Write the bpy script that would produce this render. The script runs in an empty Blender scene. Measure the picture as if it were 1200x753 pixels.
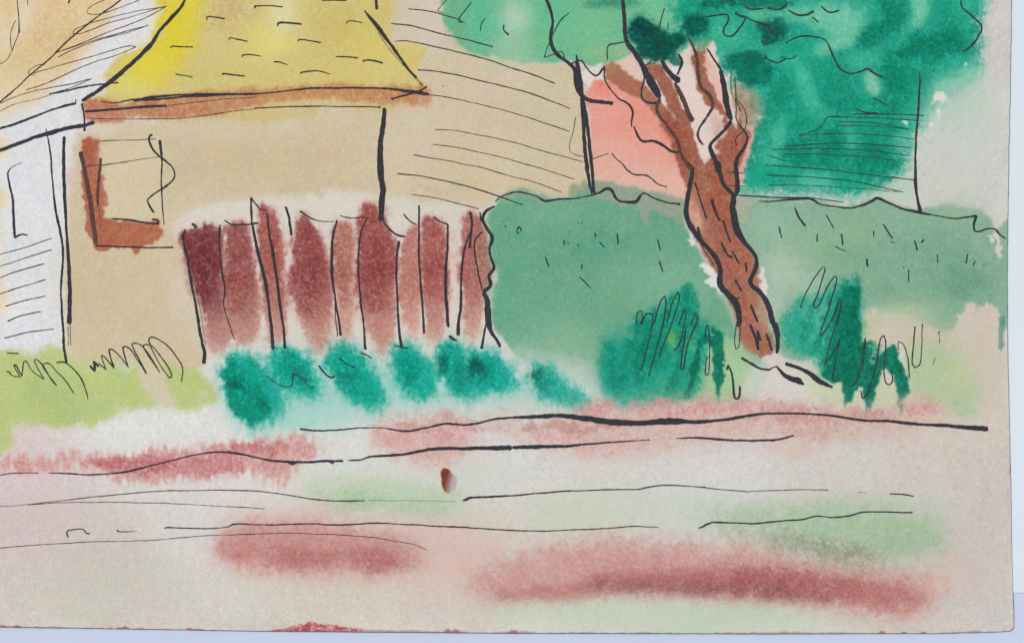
# A watercolour-and-ink painting on a sheet of paper, lying on a pale table, seen from straight above.
import bpy, math, os
import numpy as np
from mathutils import Vector

S = bpy.context.scene
R = math.radians
PX = 1.0 / 3000.0                     # one photograph pixel is a third of a millimetre on the sheet

# ------------------------------------------------------------------ camera, sky, sun, exposure
cam = bpy.data.cameras.new('camera'); cam_o = bpy.data.objects.new('camera', cam)
S.collection.objects.link(cam_o); S.camera = cam_o
cam.lens = 85; cam.sensor_width = 36; cam.clip_start = 0.01; cam.clip_end = 50
cam_o.location = (0, 0, 0.4 * 85 / 36 + 0.0007)

SUN_EL, SUN_AZ = 48.0, -52.0          # azimuth measured from +Y towards +X: the light comes over the upper left corner
W = bpy.data.worlds.new('World'); S.world = W; W.use_nodes = True
nt = W.node_tree; nt.nodes.clear()
sky = nt.nodes.new('ShaderNodeTexSky'); sky.sky_type = 'NISHITA'; sky.sun_disc = False
sky.sun_elevation = R(SUN_EL); sky.sun_rotation = R(SUN_AZ)
bg = nt.nodes.new('ShaderNodeBackground'); bg.inputs['Strength'].default_value = 0.09
wo = nt.nodes.new('ShaderNodeOutputWorld')
nt.links.new(sky.outputs[0], bg.inputs[0]); nt.links.new(bg.outputs[0], wo.inputs[0])
sun = bpy.data.lights.new('sun', 'SUN'); sun.energy = 2.0; sun.angle = R(9); sun.color = (1, .93, .84)
sun_o = bpy.data.objects.new('sun', sun); S.collection.objects.link(sun_o)
el, az = R(SUN_EL), R(SUN_AZ)
d = Vector((math.sin(az) * math.cos(el), math.cos(az) * math.cos(el), math.sin(el)))
sun_o.rotation_euler = d.to_track_quat('Z', 'Y').to_euler()
S.view_settings.view_transform = 'Standard'; S.view_settings.look = 'None'
S.view_settings.gamma = 1; S.view_settings.use_curve_mapping = False
S.view_settings.exposure = 0.5
EXPO = np.array([0.945, 0.975, 1.085])      # picture value of a reflectance-1 surface under this light (measured)

# ------------------------------------------------------------------ the pigment field
X0, X1, Y0, Y1 = -60, 1190, -60, 744
NW, NH = X1 - X0 + 1, Y1 - Y0 + 1
rng = np.random.default_rng(7)

def gauss(a, s, sy=None):
    sy = s if sy is None else sy
    p = int(3 * max(s, sy)) + 2
    b = np.pad(a, p, mode='edge')
    fy = np.fft.fftfreq(b.shape[0])[:, None]; fx = np.fft.rfftfreq(b.shape[1])[None, :]
    k = np.exp(-2 * math.pi ** 2 * ((s * fx) ** 2 + (sy * fy) ** 2))
    return np.fft.irfft2(np.fft.rfft2(b) * k, s=b.shape)[p:-p, p:-p]

def noise(s, sy=None):
    n = gauss(rng.standard_normal((NH, NW)), s, sy)
    return n / n.std()
N1, N2, N4, N9, N25 = noise(.75), noise(1.8), noise(4), noise(9), noise(25)
M2, M5, M14 = noise(1.8), noise(5), noise(14)
N15 = noise(1.3); H1, H2, H3 = noise(1.2), noise(1.2), noise(2.4)
V1 = noise(1.5, 5)                      # streaky along y, for feathered bleeds
GX, GY = np.meshgrid(np.arange(X0, X1 + 1, dtype=float), np.arange(Y0, Y1 + 1, dtype=float))

def sstep(x, a, b):
    t = np.clip((x - a) / (b - a), 0, 1); return t * t * (3 - 2 * t)

def inside(px, py, poly):
    m = np.zeros(px.shape, bool); n = len(poly)
    for i in range(n):
        xa, ya = poly[i]; xb, yb = poly[(i + 1) % n]
        if ya == yb: continue
        c = (py > min(ya, yb)) & (py <= max(ya, yb))
        m ^= c & (px < xa + (py - ya) * (xb - xa) / (yb - ya))
    return m

def spread(poly):                       # washes that reach the crop run on over the margin of the sheet
    return [(-90 if x <= -5 else x, -90 if y <= -5 else y) for x, y in poly]

def smooth(poly, n=4):
    P = np.array(poly, float); m = len(P); out = []
    for i in range(m):
        p0, p1, p2, p3 = P[i - 1], P[i], P[(i + 1) % m], P[(i + 2) % m]
        for k in range(n):
            t = k / n
            out.append(.5 * ((2 * p1) + (-p0 + p2) * t + (2 * p0 - 5 * p1 + 4 * p2 - p3) * t * t + (-p0 + 3 * p1 - 3 * p2 + p3) * t ** 3))
    return [tuple(q) for q in out]

def ell(cx, cy, rx, ry, rot=0, n=20):
    c, s = math.cos(R(rot)), math.sin(R(rot))
    return [(cx + rx * math.cos(t) * c - ry * math.sin(t) * s, cy + rx * math.cos(t) * s + ry * math.sin(t) * c)
            for t in np.linspace(0, 2 * math.pi, n, endpoint=False)]

C = np.empty((NH, NW, 3))
def wash(poly, col, soft=3, a=1.0, rag=1.5, feather=0.25, gran=.05, rim=0.0, sm=True, streak=0.0, col2=None, grad=None, a2=1.0):
    """Lay one wash: poly in photograph pixels, soft = width of the bleed, rag = raggedness of the outline, feather = how far the
    paper's grain breaks the edge, gran = granulation, rim = pigment gathered at the edge; col2/grad: colour changing from one
    point to another"""
    poly = spread(poly)
    feather *= .42
    if soft > 1.2: soft *= 1.3; rag *= .8
    else: rag *= 1.25; fine = 1
    if sm: poly = smooth(poly)
    xs = [p[0] for p in poly]; ys = [p[1] for p in poly]; pad = 3 * soft + 3 * rag + 6
    i0, i1 = max(0, int(min(xs) - pad) - X0), min(NW, int(max(xs) + pad) - X0 + 1)
    j0, j1 = max(0, int(min(ys) - pad) - Y0), min(NH, int(max(ys) + pad) - Y0 + 1)
    if i1 <= i0 or j1 <= j0: return
    sl = (slice(j0, j1), slice(i0, i1))
    wx = rag * (.7 * N4[sl] + .5 * N2[sl] + .6 * N9[sl]); wy = rag * (.7 * M5[sl] + .5 * M2[sl] + .6 * M14[sl])
    if soft <= 1.2: wx = wx + .42 * rag * N15[sl]; wy = wy + .42 * rag * H1[sl]
    m = inside(GX[sl] + wx, GY[sl] + wy, poly).astype(float)
    b = gauss(m, max(.55, soft))
    if soft > 1.2:
        f = feather * 4 * b * (1 - b)
        b = b + f * (.45 * N2[sl] + .3 * N1[sl] + .35 * N4[sl]) + streak * 4 * b * (1 - b) * V1[sl]
        dn = .5 * sstep(b, .06, .94) + .5 * np.clip(b, 0, 1)
    else:
        dn = np.clip(b, 0, 1)
    al = a * dn * (1 + .18 * gran * (N1[sl] + .5 * N2[sl]) * (1.2 - dn))
    if rim: al = al + rim * np.clip(4 * b * (1 - b), 0, 1) * dn
    al = np.clip(al, 0, 1)[..., None]
    c = np.array(col, float)
    if col2 is not None:
        (ax, ay), (bx, by) = grad
        L2 = (bx - ax) ** 2 + (by - ay) ** 2
        t = np.clip(((GX[sl] - ax) * (bx - ax) + (GY[sl] - ay) * (by - ay)) / L2 + .06 * N9[sl], 0, 1)[..., None]
        c = c * (1 - t) + np.array(col2, float) * t
        al = al * (1 - t + t * a2)
    g = 1 + (.03 + .95 * gran) * (.8 * N1[sl] + .45 * N15[sl] + .25 * N4[sl])      # pigment settles unevenly in the tooth
    c = 255 * (np.clip(c, 3, 254) / 255) ** np.clip(g, .4, 1.8)[..., None]
    C[sl] = C[sl] * (1 - al) + c * al
def blob(cx, cy, rx, ry, col, a=.8, soft=None, rot=0, **k):
    wash(ell(cx, cy, rx, ry, rot), col, soft=soft if soft is not None else max(3, .45 * min(rx, ry)), a=a, sm=False, **k)

# bare paper: cool white where it is untouched, toned warmer and greyer by old wash water elsewhere
ctl = [(60, 60, 221, 221, 223), (30, 200, 218, 219, 222), (20, 380, 219, 220, 223), (100, 130, 217, 216, 219), (150, 495, 220, 220, 218), (250, 505, 219, 219, 216),
       (400, 505, 213, 213, 208), (600, 480, 212, 207, 203), (1000, 560, 205, 201, 197), (1130, 480, 207, 196, 187), (1160, 200, 203, 201, 196),
       (1160, 50, 207, 200, 196), (1150, 600, 200, 191, 187), (1150, 700, 200, 195, 192), (30, 562, 213, 198, 198), (30, 620, 205, 190, 188),
       (110, 660, 200, 193, 186), (100, 700, 203, 198, 188), (400, 700, 205, 200, 188), (600, 555, 211, 210, 207), (230, 585, 213, 208, 205), (700, 720, 206, 208, 199),
       (900, 722, 204, 204, 195), (50, 733, 207, 203, 194), (850, 555, 209, 207, 206), (600, 620, 206, 200, 191), (1110, 420, 203, 189, 172), (540, 10, 207, 196, 183),
       (420, 580, 208, 210, 200), (520, 660, 206, 192, 184), (1050, 580, 202, 194, 189), (430, 520, 213, 210, 204), (540, 530, 211, 204, 200), (1060, 720, 203, 198, 190),
       (1150, 150, 200, 202, 194), (1140, 100, 196, 203, 194), (620, 730, 207, 208, 198), (860, 470, 208, 196, 190)]
ctl = [(x, y, r, g - (1 if y > 555 else 0), b_ - (2 if y > 555 else 0)) for x, y, r, g, b_ in ctl]
num = np.zeros((NH, NW, 3)); den = np.zeros((NH, NW))
for x, y, r, g, b_ in ctl:
    w = 1 / (((GX - x + 6 * N25) ** 2 + (GY - y + 6 * M14) ** 2) + 900) ** 1.6
    num += w[..., None] * np.array([r, g, b_]); den += w
C[:] = num / den[..., None]

# ---- small white-walled house on the west edge of the sheet: apricot roof
wash([(-6, -6), (150, -6), (133, 18), (112, 42), (97, 62), (80, 84), (62, 99), (47, 116), (22, 130), (-6, 146)], (220, 193, 147), 5, .95, 3, .3, .10, col2=(222, 205, 175), grad=((60, 60), (30, 140)))
blob(60, 38, 40, 26, (208, 176, 128), .5, 12, -40, gran=.12); blob(20, 80, 22, 20, (212, 186, 140), .5, 8); blob(28, 20, 7, 30, (226, 220, 208), .7, 6, 12)
blob(4, 38, 6, 26, (222, 212, 196), .6, 5)
blob(100, 12, 20, 10, (214, 188, 140), .4, 7)
blob(-2, 170, 12, 13, (229, 203, 156), .8, 5); blob(-2, 233, 10, 14, (228, 202, 152), .8, 4); blob(-3, 350, 12, 22, (230, 205, 160), .85, 5); blob(-2, 305, 8, 60, (226, 214, 190), .5, 4)
# ---- tan wash shared by the house and the barn
wash([(100, 146), (130, 140), (180, 141), (260, 128), (340, 120), (449, 118), (500, 105), (480, 60), (452, 20), (449, -6), (524, -6), (524, 20), (540, 45), (580, 66), (640, 75), (672, 78), (684, 104), (690, 160), (693, 222),
      (660, 233), (625, 229), (600, 224), (580, 236), (556, 244), (520, 238), (470, 234), (420, 226), (340, 228), (295, 234), (240, 242), (205, 262), (212, 285), (222, 320), (232, 360), (238, 395), (240, 426), (205, 440), (160, 432), (110, 432), (84, 424),
      (78, 380), (78, 300), (80, 230), (84, 180)], (204, 188, 158), 3.2, .96, 1.8, .3, .07)
blob(300, 190, 130, 26, (200, 180, 143), .6, 16); blob(150, 215, 60, 22, (205, 188, 155), .5, 14); blob(110, 330, 34, 60, (199, 183, 150), .6, 18); blob(190, 345, 42, 50, (203, 187, 157), .5, 18)
blob(180, 290, 60, 20, (203, 184, 152), .4, 12)
blob(260, 150, 120, 14, (210, 193, 166), .6, 8); blob(500, 30, 40, 40, (208, 196, 182), .85, 14); blob(560, 100, 60, 44, (205, 190, 168), .8, 20); blob(480, 165, 36, 50, (207, 193, 173), .7, 16); blob(640, 130, 40, 60, (201, 189, 163), .7, 18)
blob(610, 190, 50, 24, (203, 190, 162), .6, 12); blob(550, 205, 60, 16, (205, 190, 160), .6, 8)
wash([(200, 250), (240, 242), (290, 234), (340, 230), (420, 228), (470, 236), (530, 240), (572, 240), (565, 262), (530, 262), (470, 262), (380, 262), (300, 262), (230, 268), (208, 278)], (212, 202, 184), 7, .5, 2, .3)
for x0, x1, yy in ((332, 428, 218), (480, 566, 216)):       # tide marks where the wash dried
    wash([(x0, yy - 4), (x0 + 18, yy - 7), (x0 + 40, yy - 2), (x1 - 24, yy - 7), (x1, yy - 1), (x1 - 4, yy + 9), (x1 - 30, yy + 6), (x0 + 30, yy + 9), (x0 + 3, yy + 7)], (190, 175, 142), .8, .30, 3.5, .5)
wash([(214, 352), (226, 360), (236, 378), (226, 384), (216, 372)], (185, 168, 135), 2.5, .3, 4, .6)
wash([(92, 140), (130, 142), (150, 148), (120, 158), (100, 160)], (221, 210, 203), 4, .6, 2)
blob(84, 208, 8, 10, (213, 192, 184), .8, 3)
# ---- yellow roof
wash([(190, -6), (187, 12), (184, 28), (176, 48), (165, 57), (149, 63), (137, 71), (122, 85), (124, 94), (119, 108), (108, 117), (160, 125), (300, 118), (440, 112), (498, 106), (490, 84), (498, 68), (500, 55), (476, 52), (461, 50), (455, 28), (451, -6)],
     (207, 191, 122), 1.5, .95, 1.6, .3, .07)
wash([(192, -6), (226, -6), (232, 30), (226, 60), (206, 88), (180, 100), (150, 98), (140, 85), (165, 66), (184, 42)], (220, 201, 52), 9, .92, 4, .5, .08)
blob(170, 82, 38, 18, (222, 206, 78), .55, 9, -25); blob(152, 102, 40, 9, (216, 206, 120), .6, 6)
blob(270, 18, 32, 26, (202, 176, 124), .75, 12, gran=.15); blob(258, 90, 70, 16, (205, 188, 120), .6, 9)
blob(310, 48, 34, 22, (221, 207, 112), .75, 11); blob(333, 14, 12, 30, (224, 217, 184), .85, 9, 8, rag=3); blob(322, 52, 24, 10, (221, 213, 150), .55, 8, -20, rag=3)
blob(395, 30, 34, 34, (200, 180, 104), .75, 14); blob(430, 60, 30, 30, (211, 192, 98), .6, 12); blob(390, 88, 60, 12, (208, 189, 112), .6, 8)
blob(446, 20, 12, 24, (203, 186, 110), .6, 5); blob(480, 66, 16, 12, (206, 190, 112), .55, 5)
# ---- eaves board
wash([(192, 138), (200, 146), (209, 141), (226, 145), (240, 137), (262, 138), (300, 144), (345, 142), (367, 134), (400, 125), (425, 130), (436, 126), (445, 132), (470, 128), (490, 120), (440, 112), (300, 118), (200, 125)], (203, 184, 122), 1.2, .7, 2.4, .3, .06, sm=False)
wash([(96, 117), (105, 115), (150, 120), (200, 114), (260, 107), (330, 104), (420, 101), (480, 101), (500, 101), (505, 112), (500, 122), (470, 121), (420, 119), (330, 120), (280, 127), (240, 136), (200, 139), (150, 140), (112, 143), (98, 136)],
     (188, 120, 86), 2.0, .93, 2.0, .5, .12, col2=(196, 142, 92), grad=((110, 120), (330, 118)))
wash([(230, 107), (330, 102), (470, 99), (500, 101), (480, 108), (330, 110), (230, 114)], (188, 128, 85), 2.6, .5, 2, .4)
blob(110, 132, 16, 9, (196, 122, 98), .5, 4); blob(470, 114, 24, 5, (186, 122, 88), .5, 3); blob(498, 116, 8, 6, (202, 140, 124), .6, 3)
# ---- house window: rust-brown surround on two sides
wash([(97, 163), (103, 161), (116, 163), (117, 180), (117, 200), (124, 207), (122, 216), (129, 229), (125, 243), (123, 256), (134, 261), (150, 259), (165, 263), (187, 261), (192, 277), (187, 285), (176, 287), (167, 289), (162, 299), (157, 290), (136, 290), (118, 293), (110, 291), (104, 275), (101, 252), (97, 236), (98, 220), (95, 206), (96, 185)],
     (176, 100, 74), .75, .97, 1.3, .3, .09, rim=.04, sm=False)
blob(107, 178, 8, 20, (163, 80, 62), .5, 4); blob(107, 245, 7, 20, (165, 88, 68), .4, 4); blob(166, 276, 24, 8, (186, 116, 88), .4, 4)
wash([(118, 170), (186, 163), (188, 200), (186, 252), (128, 254), (128, 225), (120, 205)], (213, 199, 170), 4, .5, 1)
# ---- fence pickets, wet into damp paper
F = [([(217, 272), (226, 265), (240, 262), (252, 266), (262, 280), (263, 330), (267, 365), (271, 395), (262, 412), (248, 412), (240, 380), (235, 350), (226, 318), (217, 292)], (124, 56, 60), (172, 108, 98)),
     ([(262, 268), (275, 262), (289, 264), (297, 292), (301, 325), (305, 352), (302, 380), (294, 402), (278, 405), (266, 380), (264, 330)], (150, 84, 80), (184, 124, 110)),
     ([(303, 246), (310, 240), (318, 243), (326, 256), (332, 290), (334, 330), (336, 370), (330, 398), (314, 405), (308, 350), (303, 300)], (163, 88, 80), (190, 126, 110)),
     ([(345, 262), (343, 290), (341, 320), (342, 345), (350, 370), (358, 388), (366, 404), (374, 424), (380, 410), (384, 390), (389, 360), (388, 325), (383, 300), (376, 278), (366, 260), (353, 250)], (148, 74, 72), (184, 118, 102)),
     ([(392, 262), (389, 300), (391, 340), (396, 370), (399, 398), (403, 410), (409, 396), (414, 360), (417, 300), (415, 272), (405, 260)], (174, 112, 100), (200, 146, 128)),
     ([(424, 250), (419, 280), (418, 320), (420, 350), (426, 380), (436, 398), (443, 415), (449, 426), (456, 405), (461, 385), (465, 350), (467, 312), (464, 282), (452, 260), (444, 245), (434, 240)], (152, 78, 74), (188, 120, 104)),
     ([(474, 278), (484, 266), (493, 268), (495, 300), (494, 345), (490, 388), (483, 402), (475, 382), (470, 345), (470, 302)], (182, 114, 104), (204, 150, 134)),
     ([(496, 262), (494, 300), (494, 350), (500, 380), (508, 410), (515, 396), (521, 372), (525, 330), (525, 290), (521, 262), (510, 252)], (163, 88, 82), (196, 134, 118)),
     ([(541, 262), (538, 290), (540, 340), (543, 380), (549, 396), (556, 400), (563, 372), (567, 345), (574, 334), (577, 310), (574, 285), (568, 264), (555, 247)], (170, 100, 92), (200, 146, 128))]
wash([(226, 300), (262, 290), (272, 380), (262, 408), (246, 408), (236, 360)], (150, 78, 76), 5, .6, 2, .4)
wash([(222, 300), (580, 262), (580, 330), (566, 400), (520, 418), (380, 425), (250, 425)], (214, 203, 190), 6, .5, 2)
for q, c1, c2 in F:
    wash(q, (212, 166, 152), 5.5, .75, 1.8, .4, streak=.1)
    wash(q, c1, 2.7, .96, 1.7, .5, .12, streak=.12, col2=c2, grad=((q[0][0], 330), (q[0][0], 412)), a2=.35)
for x, y, rx, ry, c, a in ((236, 315, 16, 40, (112, 50, 56), .6), (276, 330, 8, 40, (150, 68, 66), .5), (362, 335, 12, 40, (132, 62, 62), .55), (442, 325, 14, 42, (140, 64, 64), .5), (445, 250, 10, 10, (148, 72, 62), .6),
                           (508, 310, 10, 30, (158, 80, 76), .4), (318, 290, 8, 34, (158, 78, 66), .4), (566, 310, 8, 26, (160, 118, 96), .6), (402, 330, 8, 30, (160, 84, 76), .4), (380, 400, 6, 12, (165, 96, 80), .4),
                           (433, 300, 5, 30, (158, 80, 70), .4), (549, 350, 5, 30, (178, 112, 106), .4)):
    blob(x, y, rx, ry, c, a, 5, gran=.15)
# ---- crown: first the broad blue-green washes
crown_l = [(522, -6), (520, 14), (523, 30), (533, 44), (545, 58), (568, 66), (575, 64), (600, 74), (640, 74), (668, 70), (690, 74), (712, 74), (735, 66), (760, 62), (790, 56), (840, 50), (840, -6)]
wash(crown_l, (104, 178, 138), 1.3, .93, 1.8, .3, .06, rim=.05)
blob(536, 14, 12, 40, (100, 168, 126), .6, 6); blob(565, 22, 18, 32, (84, 184, 148), .75, 9); blob(606, 22, 22, 22, (186, 208, 188), .9, 10); blob(600, 58, 30, 14, (166, 196, 168), .6, 7)
blob(650, 20, 24, 30, (92, 182, 142), .7, 10); blob(645, 45, 26, 18, (112, 186, 136), .6, 8); blob(690, 30, 26, 30, (118, 188, 142), .7, 12); blob(700, 62, 24, 10, (140, 186, 132), .6, 5)
blob(728, 58, 12, 10, (160, 180, 140), .6, 4); blob(600, 74, 40, 6, (190, 196, 172), .5, 4); blob(770, 12, 40, 14, (110, 190, 150), .6, 8); blob(720, 4, 34, 5, (30, 120, 96), .7, 3)
crown_r = [(800, -6), (1142, -6), (1149, 30), (1146, 60), (1138, 92), (1118, 112), (1092, 128), (1080, 148), (1068, 168), (1060, 196), (1040, 218), (1012, 226), (960, 228), (905, 230), (872, 230), (868, 208), (876, 180), (884, 150), (882, 122), (868, 104), (850, 88), (842, 62), (836, 48), (806, 52)]
wash(crown_r, (22, 152, 124), 6.5, .95, 4, .6, .10)
DK, MD, LT = (8, 122, 98), (18, 140, 114), (118, 194, 166)
for x, y, rx, ry, rot, c, a in (
        (850, 40, 26, 20, 0, (66, 176, 140), .8), (890, 62, 26, 12, 0, (56, 170, 136), .7), (905, 18, 30, 12, 0, (92, 184, 152), .8), (955, 16, 34, 14, 0, (104, 190, 158), .9), (992, 30, 30, 28, -25, LT, .95), (975, 56, 26, 10, -20, (110, 190, 160), .8), (1078, 16, 12, 26, 15, LT, .9),
        (1062, 36, 12, 10, -30, (70, 178, 146), .7), (1046, 10, 16, 22, 10, DK, .9), (1022, 40, 26, 11, -38, DK, .9), (996, 60, 20, 8, -30, (14, 134, 108), .85), (1112, 36, 26, 26, 0, (14, 134, 108), .8), (1104, 54, 34, 15, -15, DK, .9), (1068, 58, 30, 14, -12, DK, .9), (1046, 88, 20, 24, 10, DK, .9),
        (1066, 100, 26, 22, 0, (14, 134, 108), .85), (1040, 122, 22, 16, 0, (14, 132, 106), .8), (1006, 72, 26, 9, -14, (58, 174, 144), .85), (1022, 98, 9, 15, -14, (132, 194, 168), .95), (978, 100, 24, 26, 0, MD, .8), (985, 122, 30, 10, 0, (14, 132, 106), .75), (930, 70, 10, 14, -10, (52, 174, 144), .8), (944, 100, 9, 32, -28, (66, 180, 150), .95), (962, 130, 8, 12, -20, (58, 172, 144), .7),
        (914, 112, 15, 26, 0, (12, 132, 106), .8), (902, 140, 14, 16, 0, MD, .6), (1130, 20, 9, 28, 0, (42, 164, 136), .7), (1133, 84, 13, 18, 0, (110, 192, 168), .8), (1112, 100, 14, 12, 0, (96, 188, 162), .7), (938, 146, 18, 14, 0, MD, .7), (912, 160, 7, 24, 6, (78, 182, 150), .9), (905, 188, 10, 10, 20, (66, 176, 144), .8), (880, 178, 7, 26, 6, (10, 126, 100), .8),
        (938, 182, 24, 18, 0, DK, .85), (976, 176, 18, 24, 0, DK, .85), (1020, 186, 30, 24, 0, (10, 124, 100), .9), (1030, 150, 28, 16, 0, MD, .7), (998, 166, 6, 18, 0, (60, 170, 140), .8), (952, 212, 22, 8, 0, (84, 186, 158), .8), (896, 212, 20, 10, 0, (16, 158, 128), .7), (1002, 218, 22, 7, 0, (20, 156, 128), .8), (1058, 170, 12, 16, 0, (96, 184, 158), .7), (1066, 145, 10, 10, 0, (60, 172, 144), .6)):
    blob(x, y, rx, ry, c, a, max(3.6, .36 * min(rx, ry)), rot, rag=3.5, feather=.45, gran=.10)
wash([(1082, 108), (1100, 92), (1140, 72), (1150, 90), (1150, 130), (1110, 145), (1086, 140)], (158, 200, 180), 10, .55, 4, .3)
wash([(1104, 100), (1126, 100), (1170, 110), (1165, 220), (1095, 210), (1090, 150)], (192, 200, 190), 14, .5, 4)
wash([(866, 232), (900, 228), (960, 230), (1030, 226), (1068, 205), (1072, 238), (1030, 232), (1000, 236), (950, 234), (900, 232)], (172, 200, 178), 4, .8, 2)
wash([(870, 92), (886, 108), (892, 130), (884, 150), (870, 150), (862, 124), (858, 104)], (160, 142, 114), 4, .7, 2, .4)
for q in ([(1097, 108), (1104, 105), (1110, 114), (1106, 121), (1099, 117), (1094, 122), (1093, 114)], [(1099, 128), (1105, 126), (1104, 142), (1101, 136)], [(1059, 145), (1066, 146), (1062, 150)], [(1088, 142), (1092, 143), (1090, 147)], [(1008, 71), (1010, 73), (1007, 74)], [(1128, 70), (1132, 68), (1130, 78)]):
    wash(q, (222, 216, 210), .6, .9, 1.4, sm=False)
# ---- salmon-pink house between the barn and the tree
wash([(683, 112), (690, 98), (700, 91), (712, 92), (730, 102), (755, 120), (772, 140), (786, 165), (802, 195), (806, 232), (780, 232), (742, 220), (712, 218), (696, 212), (692, 160), (687, 130)], (229, 152, 136), 1.3, .96, 1.2, .3, .06, col2=(222, 178, 162), grad=((740, 150), (735, 225)))
blob(706, 100, 18, 10, (232, 112, 96), .85, 6); blob(742, 132, 24, 18, (230, 142, 126), .6, 8, 30); blob(700, 122, 10, 20, (228, 156, 142), .6, 5); blob(775, 178, 16, 26, (232, 150, 134), .5, 8)
blob(706, 180, 14, 26, (214, 170, 156), .5, 8); blob(783, 210, 18, 14, (230, 172, 156), .5, 6)
wash([(720, 76), (732, 68), (745, 62), (757, 78), (764, 92), (772, 110), (776, 118), (760, 104), (745, 94), (734, 88), (724, 84)], (220, 188, 174), .9, .9, 1.2)
wash([(690, 78), (704, 74), (712, 78), (716, 94), (704, 90), (694, 92), (684, 104), (682, 84)], (218, 214, 208), .9, .9, 1.6, sm=False)
wash([(865, 190), (872, 165), (880, 150), (884, 152), (878, 178), (872, 205), (866, 222), (862, 210)], (230, 162, 150), .9, .9, 1)
# ---- trunk and boughs
T_ = (160, 97, 76)
wash([(796, 104), (797, 84), (800, 62), (810, 50), (820, 60), (838, 46), (842, 60), (841, 76), (846, 84), (852, 98), (858, 118), (862, 140), (858, 148), (846, 158), (838, 176), (828, 190), (820, 188), (814, 150)], (224, 206, 198), .9, .95, 1.4, sm=False)
wash([(826, 58), (832, 66), (842, 84), (850, 104), (854, 124), (850, 128), (840, 108), (832, 92), (826, 78)], (226, 178, 164), 1.2, .85, 1)
wash([(800, 64), (808, 56), (813, 72), (813, 92), (806, 100), (799, 88)], (220, 206, 196), 2, .6, 1)
wash([(708, 78), (716, 73), (726, 77), (734, 85), (745, 94), (758, 102), (768, 112), (778, 122), (786, 132), (796, 150), (790, 182), (784, 166), (775, 146), (763, 128), (752, 118), (738, 112), (724, 102), (714, 92)], (168, 104, 78), .9, .95, 1.1, sm=False)
blob(716, 80, 10, 7, (176, 140, 98), .7, 4)
wash([(754, 78), (762, 72), (774, 76), (782, 88), (791, 99), (799, 116), (808, 134), (815, 150), (819, 172), (824, 190), (834, 176), (846, 160), (851, 150), (846, 138), (838, 128), (824, 118), (817, 104), (813, 84), (811, 66), (820, 60), (827, 56), (825, 72), (829, 88), (837, 104), (846, 122), (853, 142), (862, 152), (866, 136), (872, 150), (880, 158), (872, 178), (866, 200),
      (862, 224), (863, 250), (870, 274), (884, 302), (893, 330), (896, 356), (902, 380), (912, 404), (906, 416), (886, 418), (872, 408), (862, 384), (857, 362), (846, 338), (836, 318), (822, 292), (808, 262), (803, 240), (802, 214), (796, 196), (788, 176), (780, 152), (792, 140), (778, 118), (766, 98)],
     T_, .9, .97, 1.2, .3, .08, sm=False)
wash([(820, 122), (816, 108), (822, 116), (829, 138), (838, 160), (834, 174), (826, 190), (821, 186), (817, 164), (810, 142), (802, 118), (797, 100), (803, 96), (812, 104)], (222, 204, 196), .8, .95, 1, sm=False)
wash([(824, 180), (832, 172), (840, 174), (846, 176), (836, 182), (830, 190), (826, 196)], (224, 208, 200), .7, .9, .8, sm=False)
wash([(765, 94), (768, 93), (777, 110), (784, 127), (777, 122), (770, 110)], (224, 212, 206), .6, .95, .6, sm=False)
wash([(773, 72), (778, 74), (782, 84), (778, 84)], (226, 184, 170), .6, .9, .6, sm=False)
wash([(784, 78), (788, 66), (794, 60), (800, 64), (798, 78), (794, 90), (789, 86)], (222, 216, 212), .7, .9, 1, sm=False)
for x, y, rx, ry, rot, c, a in ((786, 152, 9, 24, -25, (158, 62, 52), .6), (800, 180, 10, 16, -20, (160, 72, 58), .5), (813, 252, 8, 24, -18, (212, 160, 142), .95), (806, 232, 5, 18, 0, (214, 148, 128), .7), (832, 290, 12, 16, -25, (184, 122, 96), .5),
                                (845, 235, 14, 34, 0, (168, 88, 66), .6), (862, 300, 14, 26, -25, (174, 96, 72), .5), (880, 370, 12, 26, -18, (172, 92, 72), .5), (868, 128, 7, 20, -20, (150, 96, 66), .6), (852, 170, 10, 16, 30, (172, 92, 66), .5), (876, 330, 10, 16, -20, (180, 104, 82), .5),
                                (784, 132, 10, 12, 0, (150, 92, 68), .5), (770, 84, 12, 8, 0, (150, 88, 64), .5), (818, 72, 8, 10, 0, (150, 98, 66), .6), (842, 150, 6, 20, -20, (158, 88, 66), .4), (832, 205, 10, 14, 0, (158, 84, 62), .4), (890, 396, 12, 14, 0, (170, 104, 74), .5)):
    blob(x, y, rx, ry, c, a, 4, rot, gran=.12)
# dark wet blots in the crown
for q, c in (([(738, 33), (744, 26), (753, 25), (762, 31), (772, 36), (786, 40), (802, 40), (806, 48), (796, 56), (788, 66), (778, 72), (764, 70), (752, 64), (742, 52)], (9, 78, 66)),
             (ell(816, 28, 17, 12), (12, 92, 78)), (ell(878, 80, 28, 19, 20), (12, 112, 92)), (ell(906, 38, 17, 15), (14, 92, 78)), (ell(850, 2, 28, 7), (14, 100, 84)), (ell(898, 4, 34, 6), (18, 116, 94))):
    wash(q, (24, 128, 104), 4.5, .8, 3, .5)
    wash(q, c, 2.0, .92, 2.2, .5, .1)
blob(756, 36, 13, 9, (8, 62, 54), .7, 4); blob(808, 26, 8, 7, (8, 66, 58), .7, 4); blob(906, 38, 9, 8, (30, 70, 66), .6, 4); blob(880, 68, 16, 6, (8, 92, 78), .5, 4); blob(782, 55, 14, 8, (10, 74, 64), .6, 4)
wash([(812, 50), (822, 46), (832, 48), (828, 58), (816, 60)], (140, 150, 112), 2.5, .7, 1.5)
wash([(786, 66), (792, 62), (797, 68), (793, 74), (787, 78)], (14, 96, 80), .8, .8, 2)

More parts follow.
